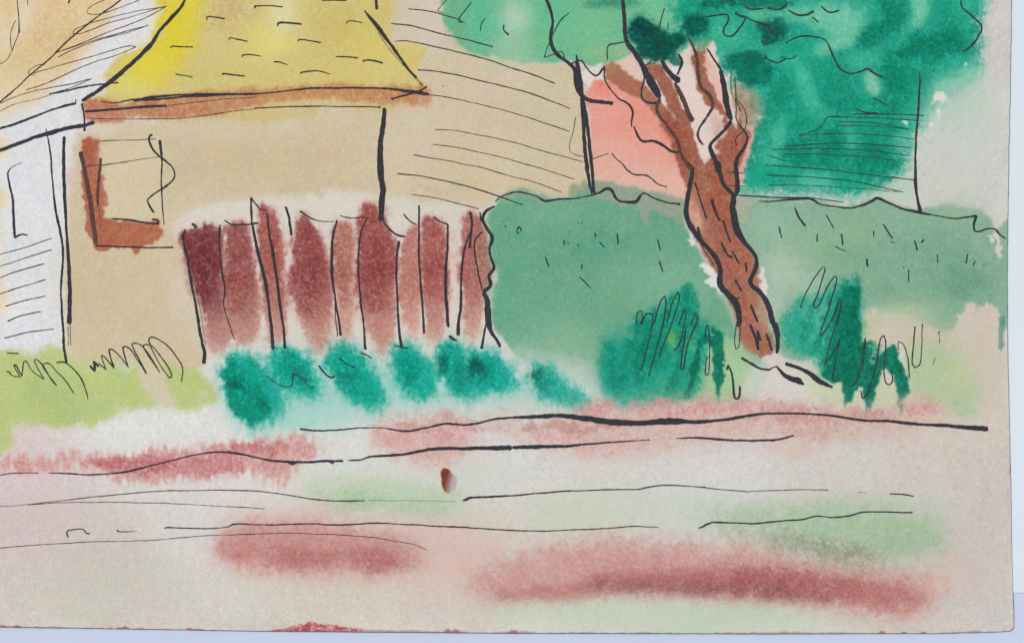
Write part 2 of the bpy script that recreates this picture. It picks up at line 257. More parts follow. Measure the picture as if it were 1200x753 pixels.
# ---- hedge
wash([(574, 246), (582, 236), (596, 229), (614, 222), (630, 226), (648, 232), (668, 231), (684, 222), (698, 212), (716, 218), (742, 222), (764, 226), (790, 230), (802, 236), (803, 262), (814, 286), (834, 318), (846, 342), (858, 366), (864, 392), (872, 408), (900, 430), (880, 470), (820, 470), (760, 465), (700, 455), (664, 440), (636, 428),
      (610, 420), (592, 404), (580, 380), (576, 350), (582, 330), (577, 300), (574, 270)], (100, 160, 129), 2.0, .95, 1.8, .3, .05)
blob(600, 290, 22, 50, (98, 162, 130), .6, 12); blob(700, 292, 50, 18, (82, 152, 122), .7, 12); blob(640, 350, 46, 40, (108, 164, 134), .5, 18); blob(660, 400, 60, 24, (138, 178, 150), .7, 14); blob(740, 330, 46, 28, (128, 172, 144), .6, 16)
blob(720, 380, 40, 14, (112, 164, 130), .5, 8); blob(590, 350, 16, 30, (96, 166, 130), .5, 8); blob(780, 300, 20, 12, (112, 164, 138), .5, 6); blob(640, 250, 46, 14, (120, 172, 146), .6, 8); blob(800, 340, 34, 34, (138, 182, 156), .7, 14); blob(620, 318, 30, 20, (96, 160, 130), .5, 12); blob(670, 430, 50, 16, (150, 184, 158), .6, 10)
wash([(690, 430), (712, 470), (640, 470), (620, 440), (600, 418), (585, 405), (640, 420)], (206, 204, 196), 8, .85, 3)
wash([(698, 214), (716, 217), (742, 221), (764, 225), (790, 229), (802, 236), (803, 256), (798, 264), (790, 252), (782, 254), (772, 246), (762, 250), (758, 272), (754, 254), (740, 240), (728, 244), (722, 236), (706, 230), (690, 232)], (152, 158, 142), 1.4, .85, 2.4, sm=False)
wash([(700, 216), (742, 221), (762, 226), (762, 236), (742, 238), (724, 236), (704, 228)], (138, 158, 136), 3, .5, 2)
wash([(600, 224), (630, 226), (650, 233), (640, 236), (610, 232), (588, 238), (590, 230)], (150, 168, 144), 2, .6, 2)
wash([(666, 226), (676, 216), (690, 212), (696, 222), (684, 230), (668, 232)], (128, 152, 126), 1.2, .7, 1.8, sm=False)
wash([(862, 232), (900, 234), (950, 236), (985, 242), (1010, 238), (1030, 232), (1060, 246), (1080, 244), (1104, 240), (1136, 244), (1160, 254), (1172, 266), (1196, 270), (1196, 372), (1176, 388), (1172, 366), (1164, 356), (1150, 362), (1146, 356), (1136, 352), (1128, 356), (1124, 372), (1112, 384), (1086, 378), (1050, 368), (1016, 362), (1000, 380), (960, 420), (920, 420), (906, 400), (897, 360), (893, 328),
      (884, 302), (870, 274), (862, 250)], (132, 170, 145), 1.8, .95, 1.8, .3, .05)
blob(960, 285, 40, 22, (138, 178, 142), .6, 12); blob(1000, 300, 30, 30, (114, 166, 132), .6, 14); blob(1090, 290, 70, 26, (118, 164, 138), .8, 14); blob(1130, 330, 44, 22, (98, 150, 124), .8, 12); blob(1050, 330, 50, 20, (114, 164, 136), .6, 12)
blob(900, 262, 30, 18, (150, 188, 164), .7, 10); blob(915, 320, 24, 34, (178, 196, 178), .85, 12); blob(905, 366, 16, 26, (180, 194, 178), .7, 8); blob(1060, 370, 50, 14, (176, 192, 158), .8, 7); blob(945, 330, 20, 22, (166, 192, 170), .6, 9); blob(1000, 275, 24, 12, (146, 182, 142), .5, 7)
blob(1125, 244, 44, 9, (160, 182, 162), .6, 8); blob(1110, 370, 30, 12, (134, 172, 146), .6, 6)
wash([(862, 232), (880, 232), (880, 244), (876, 256), (868, 262), (863, 250)], (168, 170, 150), 1.4, .8, 1.6)
wash([(1160, 273), (1166, 276), (1168, 284), (1164, 286)], (212, 206, 198), .6, .9, 1.6, sm=False)
wash([(1168, 270), (1180, 270), (1182, 298), (1176, 302), (1171, 294), (1173, 284), (1168, 278)], (208, 200, 192), .6, .95, 1.8, sm=False)
wash([(1128, 362), (1131, 352), (1141, 356), (1146, 368), (1150, 360), (1158, 354), (1168, 356), (1174, 364), (1176, 390), (1120, 396), (1120, 372)], (203, 192, 181), .8, .95, 2, sm=False)
wash([(1010, 386), (1040, 372), (1100, 382), (1176, 384), (1182, 470), (1140, 480), (1090, 440), (1040, 420), (1012, 420)], (200, 190, 173), 8, .8, 4)
wash([(1186, 370), (1176, 372), (1177, 408), (1184, 412)], (70, 128, 116), .9, .6, .6, sm=False)
blob(1106, 384, 12, 5, (150, 172, 146), .6, 3)
# flakes of bare paper beside the trunk
wash([(804, 281), (812, 277), (818, 284), (812, 286)], (220, 218, 214), .6, .9, 1.4, sm=False)
wash([(822, 306), (828, 308), (836, 312), (842, 322), (843, 336), (850, 346), (838, 340), (828, 330), (830, 320)], (220, 218, 214), .8, .95, 1.7, sm=False)
wash([(888, 314), (894, 312), (897, 330), (898, 348), (903, 364), (902, 376), (894, 352), (888, 336), (892, 326)], (218, 214, 208), .8, .92, 1, sm=False)
wash([(836, 336), (852, 350), (862, 372), (864, 392), (852, 366)], (176, 190, 168), 2, .6, 1.5)
# ---- ground under the tree
wash([(800, 400), (850, 396), (872, 410), (880, 430), (884, 452), (860, 472), (800, 474)], (166, 194, 148), 7, .85, 3)
wash([(868, 420), (960, 440), (985, 460), (960, 476), (880, 474), (862, 460)], (208, 206, 198), 6, .85, 3)
wash([(940, 430), (985, 440), (1050, 455), (1060, 478), (980, 478), (948, 460)], (190, 202, 166), 6, .8, 3)
wash([(1060, 410), (1100, 398), (1130, 420), (1142, 460), (1146, 488), (1106, 486), (1064, 462)], (166, 192, 150), 9, .8, 4)
blob(1120, 440, 22, 14, (200, 198, 150), .5, 7); blob(1005, 392, 30, 20, (190, 194, 154), .6, 10); blob(1128, 478, 16, 8, (160, 192, 150), .6, 5)
# ---- grass tufts
wash([(704, 408), (708, 400), (722, 406), (736, 394), (746, 376), (756, 362), (772, 364), (790, 346), (804, 330), (812, 336), (818, 376), (834, 384), (830, 410), (820, 450), (812, 470), (796, 474), (770, 478), (730, 482), (712, 476), (706, 446)], (26, 148, 122), 4, .93, 2.4, .45, .1)
blob(728, 420, 20, 40, (24, 148, 126), .5, 8, -8); blob(765, 410, 20, 34, (18, 132, 104), .6, 8); blob(800, 365, 14, 28, (40, 152, 122), .6, 7); blob(770, 450, 34, 20, (34, 158, 134), .6, 8); blob(722, 470, 18, 10, (80, 182, 160), .6, 5)
blob(786, 398, 5, 12, (150, 180, 92), .75, 3); blob(782, 450, 18, 12, (96, 166, 118), .5, 6); blob(812, 400, 5, 18, (120, 186, 130), .5, 3); blob(752, 385, 14, 12, (20, 130, 104), .5, 5); blob(792, 466, 18, 6, (80, 140, 108), .5, 4)
for x, y, x2, y2, w_, c in ((748, 378, 726, 470, 6, (14, 130, 106)), (768, 360, 748, 450, 7, (10, 118, 94)), (790, 348, 768, 430, 6, (16, 128, 104)), (806, 334, 800, 400, 7, (12, 126, 102)), (716, 404, 722, 470, 6, (12, 132, 112)), (800, 400, 786, 466, 7, (14, 120, 96)), (815, 350, 812, 440, 5, (16, 124, 100))):
    wash([(x - w_ * .4, y), (x + w_ * .5, y - 2), (x2 + w_, y2 - 12), (x2, y2), (x2 - w_ * .8, y2 - 14)], c, 2.2, .6, 2.5, .6, .12)
wash([(846, 396), (868, 400), (884, 418), (878, 440), (856, 462), (846, 440), (850, 415)], (160, 194, 150), 4, .8, 2, .4)
wash([(822, 388), (818, 400), (811, 420), (808, 446), (800, 468), (806, 470), (812, 452), (817, 440), (821, 420), (824, 403), (830, 402), (834, 420), (836, 448), (840, 470), (846, 450), (851, 440), (848, 413), (844, 390), (836, 384), (830, 384), (833, 392), (828, 392)], (12, 110, 86), .8, .95, 1.2, gran=.1, sm=False)
wash([(840, 462), (842, 462), (841, 476), (839, 473)], (90, 150, 120), .8, .7, .8, sm=False)
wash([(916, 384), (926, 366), (944, 352), (962, 344), (980, 336), (1000, 330), (1006, 340), (1008, 380), (1004, 420), (984, 440), (966, 446), (954, 426), (930, 412), (918, 404)], (44, 158, 132), 4.5, .92, 2.4, .45, .1)
blob(958, 366, 14, 18, (128, 190, 164), .55, 6, 30); blob(940, 392, 18, 16, (40, 160, 136), .6, 7); blob(990, 370, 18, 36, (18, 138, 110), .8, 7)
wash([(980, 352), (994, 336), (1006, 338), (1009, 380), (1007, 404), (1012, 401), (1021, 398), (1026, 405), (1029, 418), (1037, 409), (1049, 405), (1054, 415), (1061, 433), (1065, 446), (1064, 461), (1059, 473), (1056, 489), (1054, 473), (1050, 453), (1046, 438), (1041, 430), (1036, 433), (1031, 443), (1025, 463), (1018, 476), (1016, 489), (1013, 476), (1008, 458),
      (1005, 451), (1000, 458), (988, 477), (986, 453), (983, 447), (975, 449), (963, 440), (971, 422), (977, 395)], (12, 112, 88), .9, .95, 1.3, gran=.1, sm=False)
for x, y, x2, y2, w_, c in ((990, 340, 968, 440, 7, (10, 118, 94)), (1003, 334, 996, 450, 7, (8, 106, 84)), (960, 352, 940, 410, 7, (20, 138, 112)), (975, 345, 958, 420, 5, (14, 128, 104)), (1030, 408, 1016, 480, 5, (8, 100, 78)), (1052, 420, 1057, 482, 4, (8, 100, 78))):
    wash([(x - w_ * .4, y), (x + w_ * .5, y - 2), (x2 + w_, y2 - 12), (x2, y2), (x2 - w_ * .8, y2 - 14)], c, 1.8, .6, 2.5, .6, .12)
wash([(1019, 402), (1024, 402), (1027, 416), (1025, 430)], (150, 190, 160), .8, .6, 2, sm=False); wash([(1052, 402), (1058, 404), (1063, 420), (1066, 436), (1062, 434), (1056, 418)], (200, 206, 190), .8, .8, 1.4, sm=False)
# ---- lawn
wash([(-6, 412), (30, 413), (58, 405), (78, 412), (94, 428), (120, 432), (160, 428), (196, 430), (228, 430), (243, 438), (253, 456), (256, 466), (240, 474), (220, 478), (202, 476), (190, 474), (177, 482), (146, 480), (134, 490), (120, 494), (108, 505), (96, 493), (74, 503), (50, 497), (24, 498), (12, 502), (10, 528), (-6, 540)], (181, 194, 126), 3.4, .95, 3, .45, .07)
blob(60, 462, 44, 24, (166, 186, 120), .6, 12); blob(140, 448, 40, 20, (182, 200, 124), .5, 10); blob(220, 452, 26, 14, (190, 200, 128), .5, 8); blob(95, 425, 26, 12, (196, 200, 140), .5, 7); blob(80, 490, 20, 9, (160, 188, 120), .4, 5); blob(15, 450, 16, 26, (186, 202, 124), .5, 7)
wash([(158, 430), (186, 432), (194, 450), (205, 474), (190, 478), (176, 462), (164, 444)], (212, 196, 176), 3.5, .85, 3, .4)
blob(238, 462, 12, 7, (204, 204, 160), .6, 4)
# ---- row of teal bushes
B = [[(257, 440), (262, 425), (280, 414), (298, 418), (312, 430), (325, 447), (334, 465), (338, 480), (322, 490), (300, 499), (286, 492), (270, 468)],
     [(315, 425), (320, 411), (340, 405), (358, 411), (370, 438), (378, 458), (368, 468), (350, 462), (326, 446)],
     [(384, 415), (395, 405), (410, 405), (427, 418), (440, 440), (450, 463), (446, 477), (428, 478), (410, 465), (396, 450), (386, 430)],
     [(457, 415), (462, 404), (475, 403), (490, 410), (508, 425), (513, 445), (510, 462), (498, 470), (485, 465), (470, 450), (460, 435)],
     [(512, 420), (516, 404), (530, 399), (545, 408), (555, 430), (562, 452), (555, 468), (536, 466), (520, 450)],
     [(552, 425), (560, 412), (570, 411), (585, 423), (602, 438), (608, 451), (595, 459), (575, 462), (560, 456), (553, 440)],
     [(618, 435), (622, 426), (634, 424), (648, 432), (656, 446), (668, 454), (682, 462), (692, 472), (688, 480), (665, 474), (640, 468), (626, 456)]]
wash([(290, 440), (360, 425), (450, 425), (600, 430), (690, 455), (700, 484), (600, 482), (450, 490), (380, 500), (300, 506), (278, 490)], (150, 204, 194), 12, .8, 4, .4)
wash([(430, 470), (700, 468), (690, 490), (440, 492)], (206, 204, 198), 7, .6, 3)
for k, q in enumerate(B):
    wash(q, (104, 192, 176), 9, .8, 3, .3, streak=.06)
    wash(q, (14, 156, 136) if k != 6 else (52, 168, 150), 5.2, .97, 2.2, .35, .13, streak=.08)
    if k == 0: wash([(258, 442), (262, 428), (274, 420), (286, 440), (310, 462), (318, 480), (300, 496), (286, 488), (270, 466)], (10, 132, 110), 2.2, .7, 3, .8, .12)
    cx = sum(p[0] for p in q) / len(q); cy = sum(p[1] for p in q) / len(q)
    blob(cx - 4, cy - 4, 13, 12, (6, 138, 120), .55, 6, gran=.15)
wash([(330, 470), (370, 478), (440, 482), (430, 494), (330, 500)], (170, 210, 200), 8, .5, 3)
for x, y, rx, ry, rot, c in ((274, 451, 13, 5, 32, (8, 84, 70)), (308, 470, 12, 5, 35, (10, 106, 88)), (519, 426, 6, 9, -20, (10, 96, 84)), (562, 433, 8, 11, -25, (8, 84, 74)), (627, 438, 8, 9, 0, (8, 96, 82)), (352, 440, 10, 4, 40, (14, 120, 100)), (405, 440, 10, 8, 0, (14, 124, 104)), (480, 440, 8, 10, 0, (14, 126, 106)), (340, 418, 14, 5, 0, (20, 140, 116)), (540, 440, 10, 14, 0, (14, 128, 106)), (636, 452, 10, 8, 0, (18, 130, 108))):
    blob(x, y, rx, ry, c, .85, 3, rot, rag=2, feather=.6)
# ---- road: red and green bands
P_ = (200, 128, 126)
wash([(-6, 538), (30, 536), (75, 532), (150, 531), (200, 526), (240, 521), (290, 517), (330, 513), (365, 513), (378, 520), (372, 534), (345, 544), (344, 560), (325, 567), (300, 556), (270, 553), (240, 558), (220, 556), (180, 562), (146, 562), (112, 550), (60, 549), (-6, 554)], (208, 156, 152), 4.2, .88, 3.4, .6, .14, streak=.3)
for x, y, rx, ry, c, a in ((150, 541, 60, 8, (186, 98, 102), .75), (230, 545, 60, 12, (196, 116, 118), .6), (320, 525, 50, 7, (190, 108, 108), .65), (25, 543, 30, 6, (206, 140, 136), .6), (270, 528, 40, 6, (200, 124, 124), .5), (315, 548, 22, 12, (206, 150, 146), .5)):
    blob(x, y, rx, ry, c, a, 4, gran=.13, rag=3, feather=.6)
wash([(438, 505), (446, 495), (480, 490), (520, 484), (545, 492), (560, 505), (556, 520), (536, 532), (530, 545), (495, 546), (480, 534), (450, 526), (436, 520)], (212, 166, 160), 6, .85, 3.4, .6, .14)
blob(525, 487, 14, 6, (200, 132, 130), .6, 4); blob(515, 508, 26, 8, (208, 148, 146), .6, 5, gran=.12); blob(462, 515, 18, 8, (210, 158, 152), .5, 5)
wash([(555, 490), (640, 488), (700, 478), (760, 472), (840, 470), (930, 472), (1020, 476), (1070, 466), (1106, 478), (1116, 490), (1060, 500), (980, 506), (900, 512), (820, 520), (760, 530), (700, 530), (660, 520), (600, 508)], (207, 174, 166), 9, .85, 3.5, .5, .12)
for x, y, rx, ry, c, a in ((700, 482, 26, 7, (206, 138, 138), .6), (780, 480, 50, 8, (204, 146, 144), .75), (860, 476, 50, 7, (208, 152, 148), .7), (930, 484, 50, 9, (198, 140, 136), .75), (1010, 484, 40, 8, (196, 142, 136), .6), (1080, 478, 24, 7, (204, 148, 140), .7), (700, 524, 46, 8, (214, 164, 160), .6), (660, 510, 34, 8, (212, 168, 164), .6), (960, 505, 60, 9, (200, 162, 154), .6), (925, 527, 40, 8, (212, 178, 168), .6)):
    blob(x, y, rx, ry, c, a, 5, gran=.12, rag=3, feather=.5)
wash([(600, 498), (625, 505), (636, 496), (660, 504), (690, 503), (735, 500), (736, 494), (690, 494), (620, 492)], (176, 112, 104), .9, .4, 3, sm=False)
wash([(452, 497), (470, 500), (492, 506), (520, 498), (556, 502), (575, 500), (560, 494), (500, 498), (488, 494), (474, 492)], (190, 118, 116), .9, .4, 2.5, sm=False)
wash([(352, 566), (400, 560), (455, 562), (520, 570), (556, 582), (542, 598), (505, 608), (455, 602), (405, 592), (358, 580)], (176, 198, 168), 9, .85, 3.5, .4, .1)
blob(420, 585, 40, 7, (150, 190, 150), .6, 6); blob(490, 595, 34, 8, (160, 192, 156), .6, 6); blob(560, 555, 60, 16, (198, 206, 194), .6, 10)
blob(680, 600, 80, 18, (190, 202, 180), .85, 14); blob(790, 592, 80, 16, (192, 204, 188), .75, 12); blob(1060, 590, 60, 14, (192, 200, 186), .6, 10)
wash([(270, 608), (330, 598), (400, 594), (470, 604), (560, 615), (600, 640), (560, 680), (520, 690), (480, 680), (440, 678), (300, 676), (262, 664)], (212, 182, 174), 14, .75, 4)
wash([(250, 644), (258, 626), (278, 612), (330, 612), (400, 618), (450, 624), (488, 638), (498, 654), (482, 668), (440, 672), (400, 669), (350, 667), (300, 669), (268, 660)], (194, 138, 132), 9, .92, 3, .3, .08)
for x, y, rx, ry, c, a in ((438, 655, 36, 10, (174, 98, 98), .75), (355, 652, 50, 12, (180, 106, 106), .65), (290, 650, 30, 10, (198, 118, 118), .5), (370, 625, 60, 7, (206, 150, 144), .5)):
    blob(x, y, rx, ry, c, a, 6, gran=.08, rag=3, feather=.3)
wash([(540, 690), (560, 668), (620, 648), (700, 634), (800, 634), (880, 640), (950, 652), (1020, 662), (1080, 670), (1116, 682), (1096, 708), (1062, 722), (1020, 718), (960, 712), (900, 706), (800, 703), (700, 701), (620, 704), (566, 702)], (198, 148, 142), 11, .88, 3, .4, .1)
for x, y, rx, ry, rot, c, a in ((820, 680, 150, 16, 0, (170, 96, 96), .85), (960, 688, 110, 16, 5, (172, 98, 97), .8), (650, 692, 80, 9, 0, (180, 108, 106), .75), (820, 691, 140, 6, 1, (142, 84, 82), .8), (930, 698, 60, 6, 4, (146, 90, 84), .65), (1040, 700, 50, 14, 5, (186, 118, 114), .65), (640, 672, 60, 12, 0, (210, 160, 154), .5), (740, 660, 110, 12, 0, (206, 150, 146), .5), (1090, 684, 30, 8, 0, (210, 172, 160), .5)):
    blob(x, y, rx, ry, c, a, 5 if ry < 10 else 7, rot, gran=.08, rag=3, feather=.25)
wash([(1096, 646), (1150, 650), (1150, 690), (1096, 690)], (206, 182, 172), 12, .5, 4)
wash([(790, 612), (850, 598), (920, 588), (1000, 588), (1070, 596), (1106, 612), (1110, 636), (1076, 652), (1010, 654), (950, 646), (900, 632), (850, 622)], (164, 187, 157), 12, .9, 3.5, .35, .09)
blob(870, 606, 50, 8, (160, 188, 154), .6, 8); blob(960, 640, 70, 9, (140, 144, 122), .75, 7, 7, gran=.15); blob(890, 628, 50, 6, (160, 160, 140), .6, 5); blob(1060, 636, 44, 12, (152, 176, 146), .6, 8); blob(980, 610, 60, 10, (160, 190, 158), .6, 10); blob(1000, 650, 50, 8, (150, 146, 128), .5, 6)
wash([(560, 706), (640, 706), (760, 704), (900, 710), (960, 718), (1010, 728), (900, 735), (760, 738), (600, 732)], (188, 204, 182), 10, .8, 3.5)
blob(860, 718, 60, 8, (184, 204, 182), .5, 6); blob(130, 680, 90, 20, (196, 196, 184), .5, 14); blob(60, 600, 70, 20, (208, 188, 186), .4, 12)
wash([(318, 741.8), (336, 738.6), (346, 735.4), (352, 733.4), (357, 733.8), (362, 730.8), (367, 730.4), (372, 733.6), (384, 733.6), (392, 735.4), (404, 737.2), (414, 740), (425, 741.5), (425, 746), (318, 746)], (186, 88, 94), .6, .9, .35, gran=.3, sm=False)
blob(378, 738.5, 12, 1.6, (214, 170, 166), .6, .7)
for x, h in ((4, 2.4), (21, 1.6), (44, 1), (130, 2.2), (138, 1.6), (146, 1.8), (222, 2), (234, 1.2), (414, 2.4), (524, 2.4), (534, 1.6), (560, 1), (601, 2.4), (1034, 2.4), (1060, 2), (1082, 2)):
    e = 744 - (744 - 715) * 0
    wash([(x - 4, 744 - .4 * h), (x - 1, 743.4 - h * 1.2), (x + 2, 743.6 - h), (x + 5, 744 - .4 * h), (x + 5, 750), (x - 4, 750)], (176, 70, 74), .6, .8, .3, sm=False)
wash([(-6, 743.2), (300, 743), (600, 743.4), (1180, 743.3), (1180, 750), (-6, 750)], (150, 120, 116), .6, .6, .4, sm=False)  # thin shadow along the lower sheet edge, painted in as a dark line
wash([(1188, 540), (1192, 540), (1192, 558), (1188, 556)], (186, 112, 118), .6, .7, .3, sm=False)
# a small oval spot filling an erased patch, brown fading to pale mauve
SPOT = [(517, 556), (517, 552), (520, 548), (523, 547.8), (527, 550), (530, 555), (535, 559), (536, 565), (533, 573), (530, 576), (527, 577), (521, 574), (518, 567)]
wash(SPOT, (122, 60, 42), .55, 1, .25, gran=.02, col2=(178, 166, 172), grad=((523, 561), (532, 563)))
blob(520, 545, 6, 4, (222, 216, 212), .0)
# grain of the paper, everywhere
for k in range(3):
    C[..., k] += 2.3 * N1 + 1.6 * N15 + .7 * N4 + .8 * M14 + 1.3 * (H1, -.4 * H1 - .4 * H2, H2)[k] + 1.0 * (H3, 0, -H3)[k]
rd = sstep(C[..., 0] - C[..., 1], 22, 60)[..., None] * .08
C = C * (1 - rd) + (C.mean(-1, keepdims=True) * .97) * rd
C = np.clip(C, 4, 250)

# ------------------------------------------------------------------ which part of the painting every spot of the sheet belongs to
PARTS = [  # key, name, parent key, label, outline (later ones lie over earlier ones)
 ('road', 'painted_road', None, 'pale road brushed with loose red and green bands', [(-90, 520), (240, 515), (350, 500), (600, 492), (1160, 488), (1184, 490), (1300, 900), (-90, 900)]),
 ('cottage', 'painted_cottage', None, 'white paper-coloured cottage with apricot roof', [(-90, 130), (20, 148), (112, 141), (112, 146), (80, 160), (80, 330), (84, 412), (-90, 412)]),
 ('cottage_roof', 'roof', 'cottage', 'apricot roof with long zigzag hatching', [(-90, -90), (222, -90), (216, 2), (180, 48), (150, 86), (100, 118), (98, 142), (20, 158), (-90, 182)]),
 ('cottage_window', 'window', 'cottage', 'open ink outline of a tall window', [(9, 196), (26, 190), (33, 200), (33, 277), (16, 279), (10, 240)]),
 ('house', 'painted_house', None, 'tan house wall under a yellow roof', [(84, 140), (300, 124), (448, 122), (449, 260), (300, 246), (240, 262), (214, 275), (236, 420), (78, 424), (78, 160)]),
 ('barn', 'painted_barn', None, 'tan barn with curved siding lines', [(448, -90), (548, -90), (540, 45), (580, 68), (670, 74), (684, 110), (694, 222), (660, 234), (600, 228), (574, 250), (449, 258)]),
 ('fence', 'painted_fence', None, 'row of maroon fence pickets with ink outlines', [(212, 262), (296, 232), (350, 240), (440, 236), (490, 252), (560, 244), (580, 262), (578, 380), (588, 408), (390, 424), (236, 424)]),
 ('roof', 'roof', 'house', 'yellow roof flecked with ink dashes', [(216, -90), (444, -90), (448, 12), (490, 92), (502, 104), (330, 106), (100, 121), (150, 86), (180, 48), (216, 2)]),
 ('eaves', 'eaves', 'house', 'orange-brown eaves board', [(96, 118), (200, 114), (330, 104), (500, 102), (504, 112), (440, 122), (300, 126), (200, 138), (98, 143)]),
 ('window', 'window', 'house', 'square window with bare pane', [(95, 160), (190, 156), (206, 196), (192, 262), (204, 290), (112, 292), (100, 270), (95, 200)]),
 ('window_frame', 'window_frame', 'house', 'rust-brown L-shaped window surround', [(97, 163), (116, 163), (117, 200), (124, 208), (128, 229), (124, 256), (150, 261), (187, 262), (190, 287), (162, 296), (112, 292), (101, 252), (96, 206)]),
 ('pink_house', 'painted_pink_house', None, 'salmon-pink house side behind the tree', [(684, 110), (690, 80), (716, 80), (760, 104), (790, 140), (882, 150), (862, 225), (803, 236), (742, 222), (694, 222)]),
 ('shed', 'painted_shed', None, 'shed corner drawn in ink lines through the green', [(872, 200), (930, 150), (970, 134), (1080, 130), (1080, 84), (1083, 84), (1081, 250), (1030, 234), (870, 232)]),
 ('hedge_a', 'painted_hedge', None, 'wide sage-green hedge with ink ticks behind the fence end', [(572, 250), (596, 228), (640, 230), (700, 212), (742, 222), (803, 236), (820, 285), (860, 366), (872, 408), (862, 430), (700, 452), (610, 420), (588, 404), (576, 350)]),
 ('hedge_b', 'painted_hedge', None, 'grey-green hedge between the tree and the sheet edge', [(862, 232), (1030, 230), (1080, 240), (1140, 246), (1160, 262), (1300, 266), (1300, 372), (1120, 384), (1010, 372), (960, 420), (916, 410), (886, 304)]),
 ('crown_main', 'crown', 'tree', 'blue-green crown of wet blots', [(524, -90), (1300, -90), (1150, 2), (1150, 60), (1134, 104), (1082, 130), (970, 134), (930, 150), (884, 180), (884, 150), (868, 100), (838, 52), (810, 50), (786, 70), (745, 60), (712, 76), (668, 72), (575, 66), (545, 58), (520, 20)]),
 ('tree', 'painted_tree', None, 'red-brown forked tree trunk', [(708, 78), (722, 74), (756, 98), (754, 74), (774, 72), (796, 100), (810, 50), (828, 56), (852, 100), (866, 128), (882, 156), (866, 200), (863, 250), (884, 302), (896, 356), (914, 406), (890, 418), (868, 400), (846, 338), (808, 262), (801, 214), (782, 160), (720, 98)]),
 ('lawn', 'painted_lawn', None, 'yellow-green lawn with looping ink grass', [(-90, 410), (60, 404), (94, 420), (160, 424), (240, 430), (256, 462), (240, 474), (108, 505), (12, 502), (8, 530), (-90, 545)]),
 ('tuft_a', 'painted_grass_tuft', None, 'blue-green grass tuft beside the trunk base, two dark pointed strokes at its end', [(703, 405), (745, 378), (800, 330), (814, 336), (820, 378), (846, 384), (853, 438), (840, 474), (800, 474), (716, 480)]),
 ('tuft_b', 'painted_grass_tuft', None, 'dark green spiky grass tuft near the sheet edge', [(915, 388), (944, 350), (1002, 330), (1010, 400), (1050, 404), (1066, 446), (1056, 488), (1038, 436), (1016, 488), (1004, 458), (988, 477), (962, 442), (930, 414)]),
]
for q in B:
    PARTS.append(('bush%d' % B.index(q), 'painted_bush', None, None, q))
for k, (q, c1, c2) in enumerate(F):
    PARTS.append(('picket%d' % k, 'picket', 'fence', None, q))
PARTS.append(('spot', 'spot', None, 'small oval spot, brown on one side and mauve on the other', SPOT))
KEY = {'paper': 0}; REG = np.zeros((NH - 1, NW - 1), np.int32)
CXg, CYg = np.meshgrid(np.arange(X0, X1) + .5, np.arange(Y0, Y1) + .5)
for k, p in enumerate(PARTS):
    KEY[p[0]] = k + 1
    REG[inside(CXg, CYg, p[4])] = k + 1

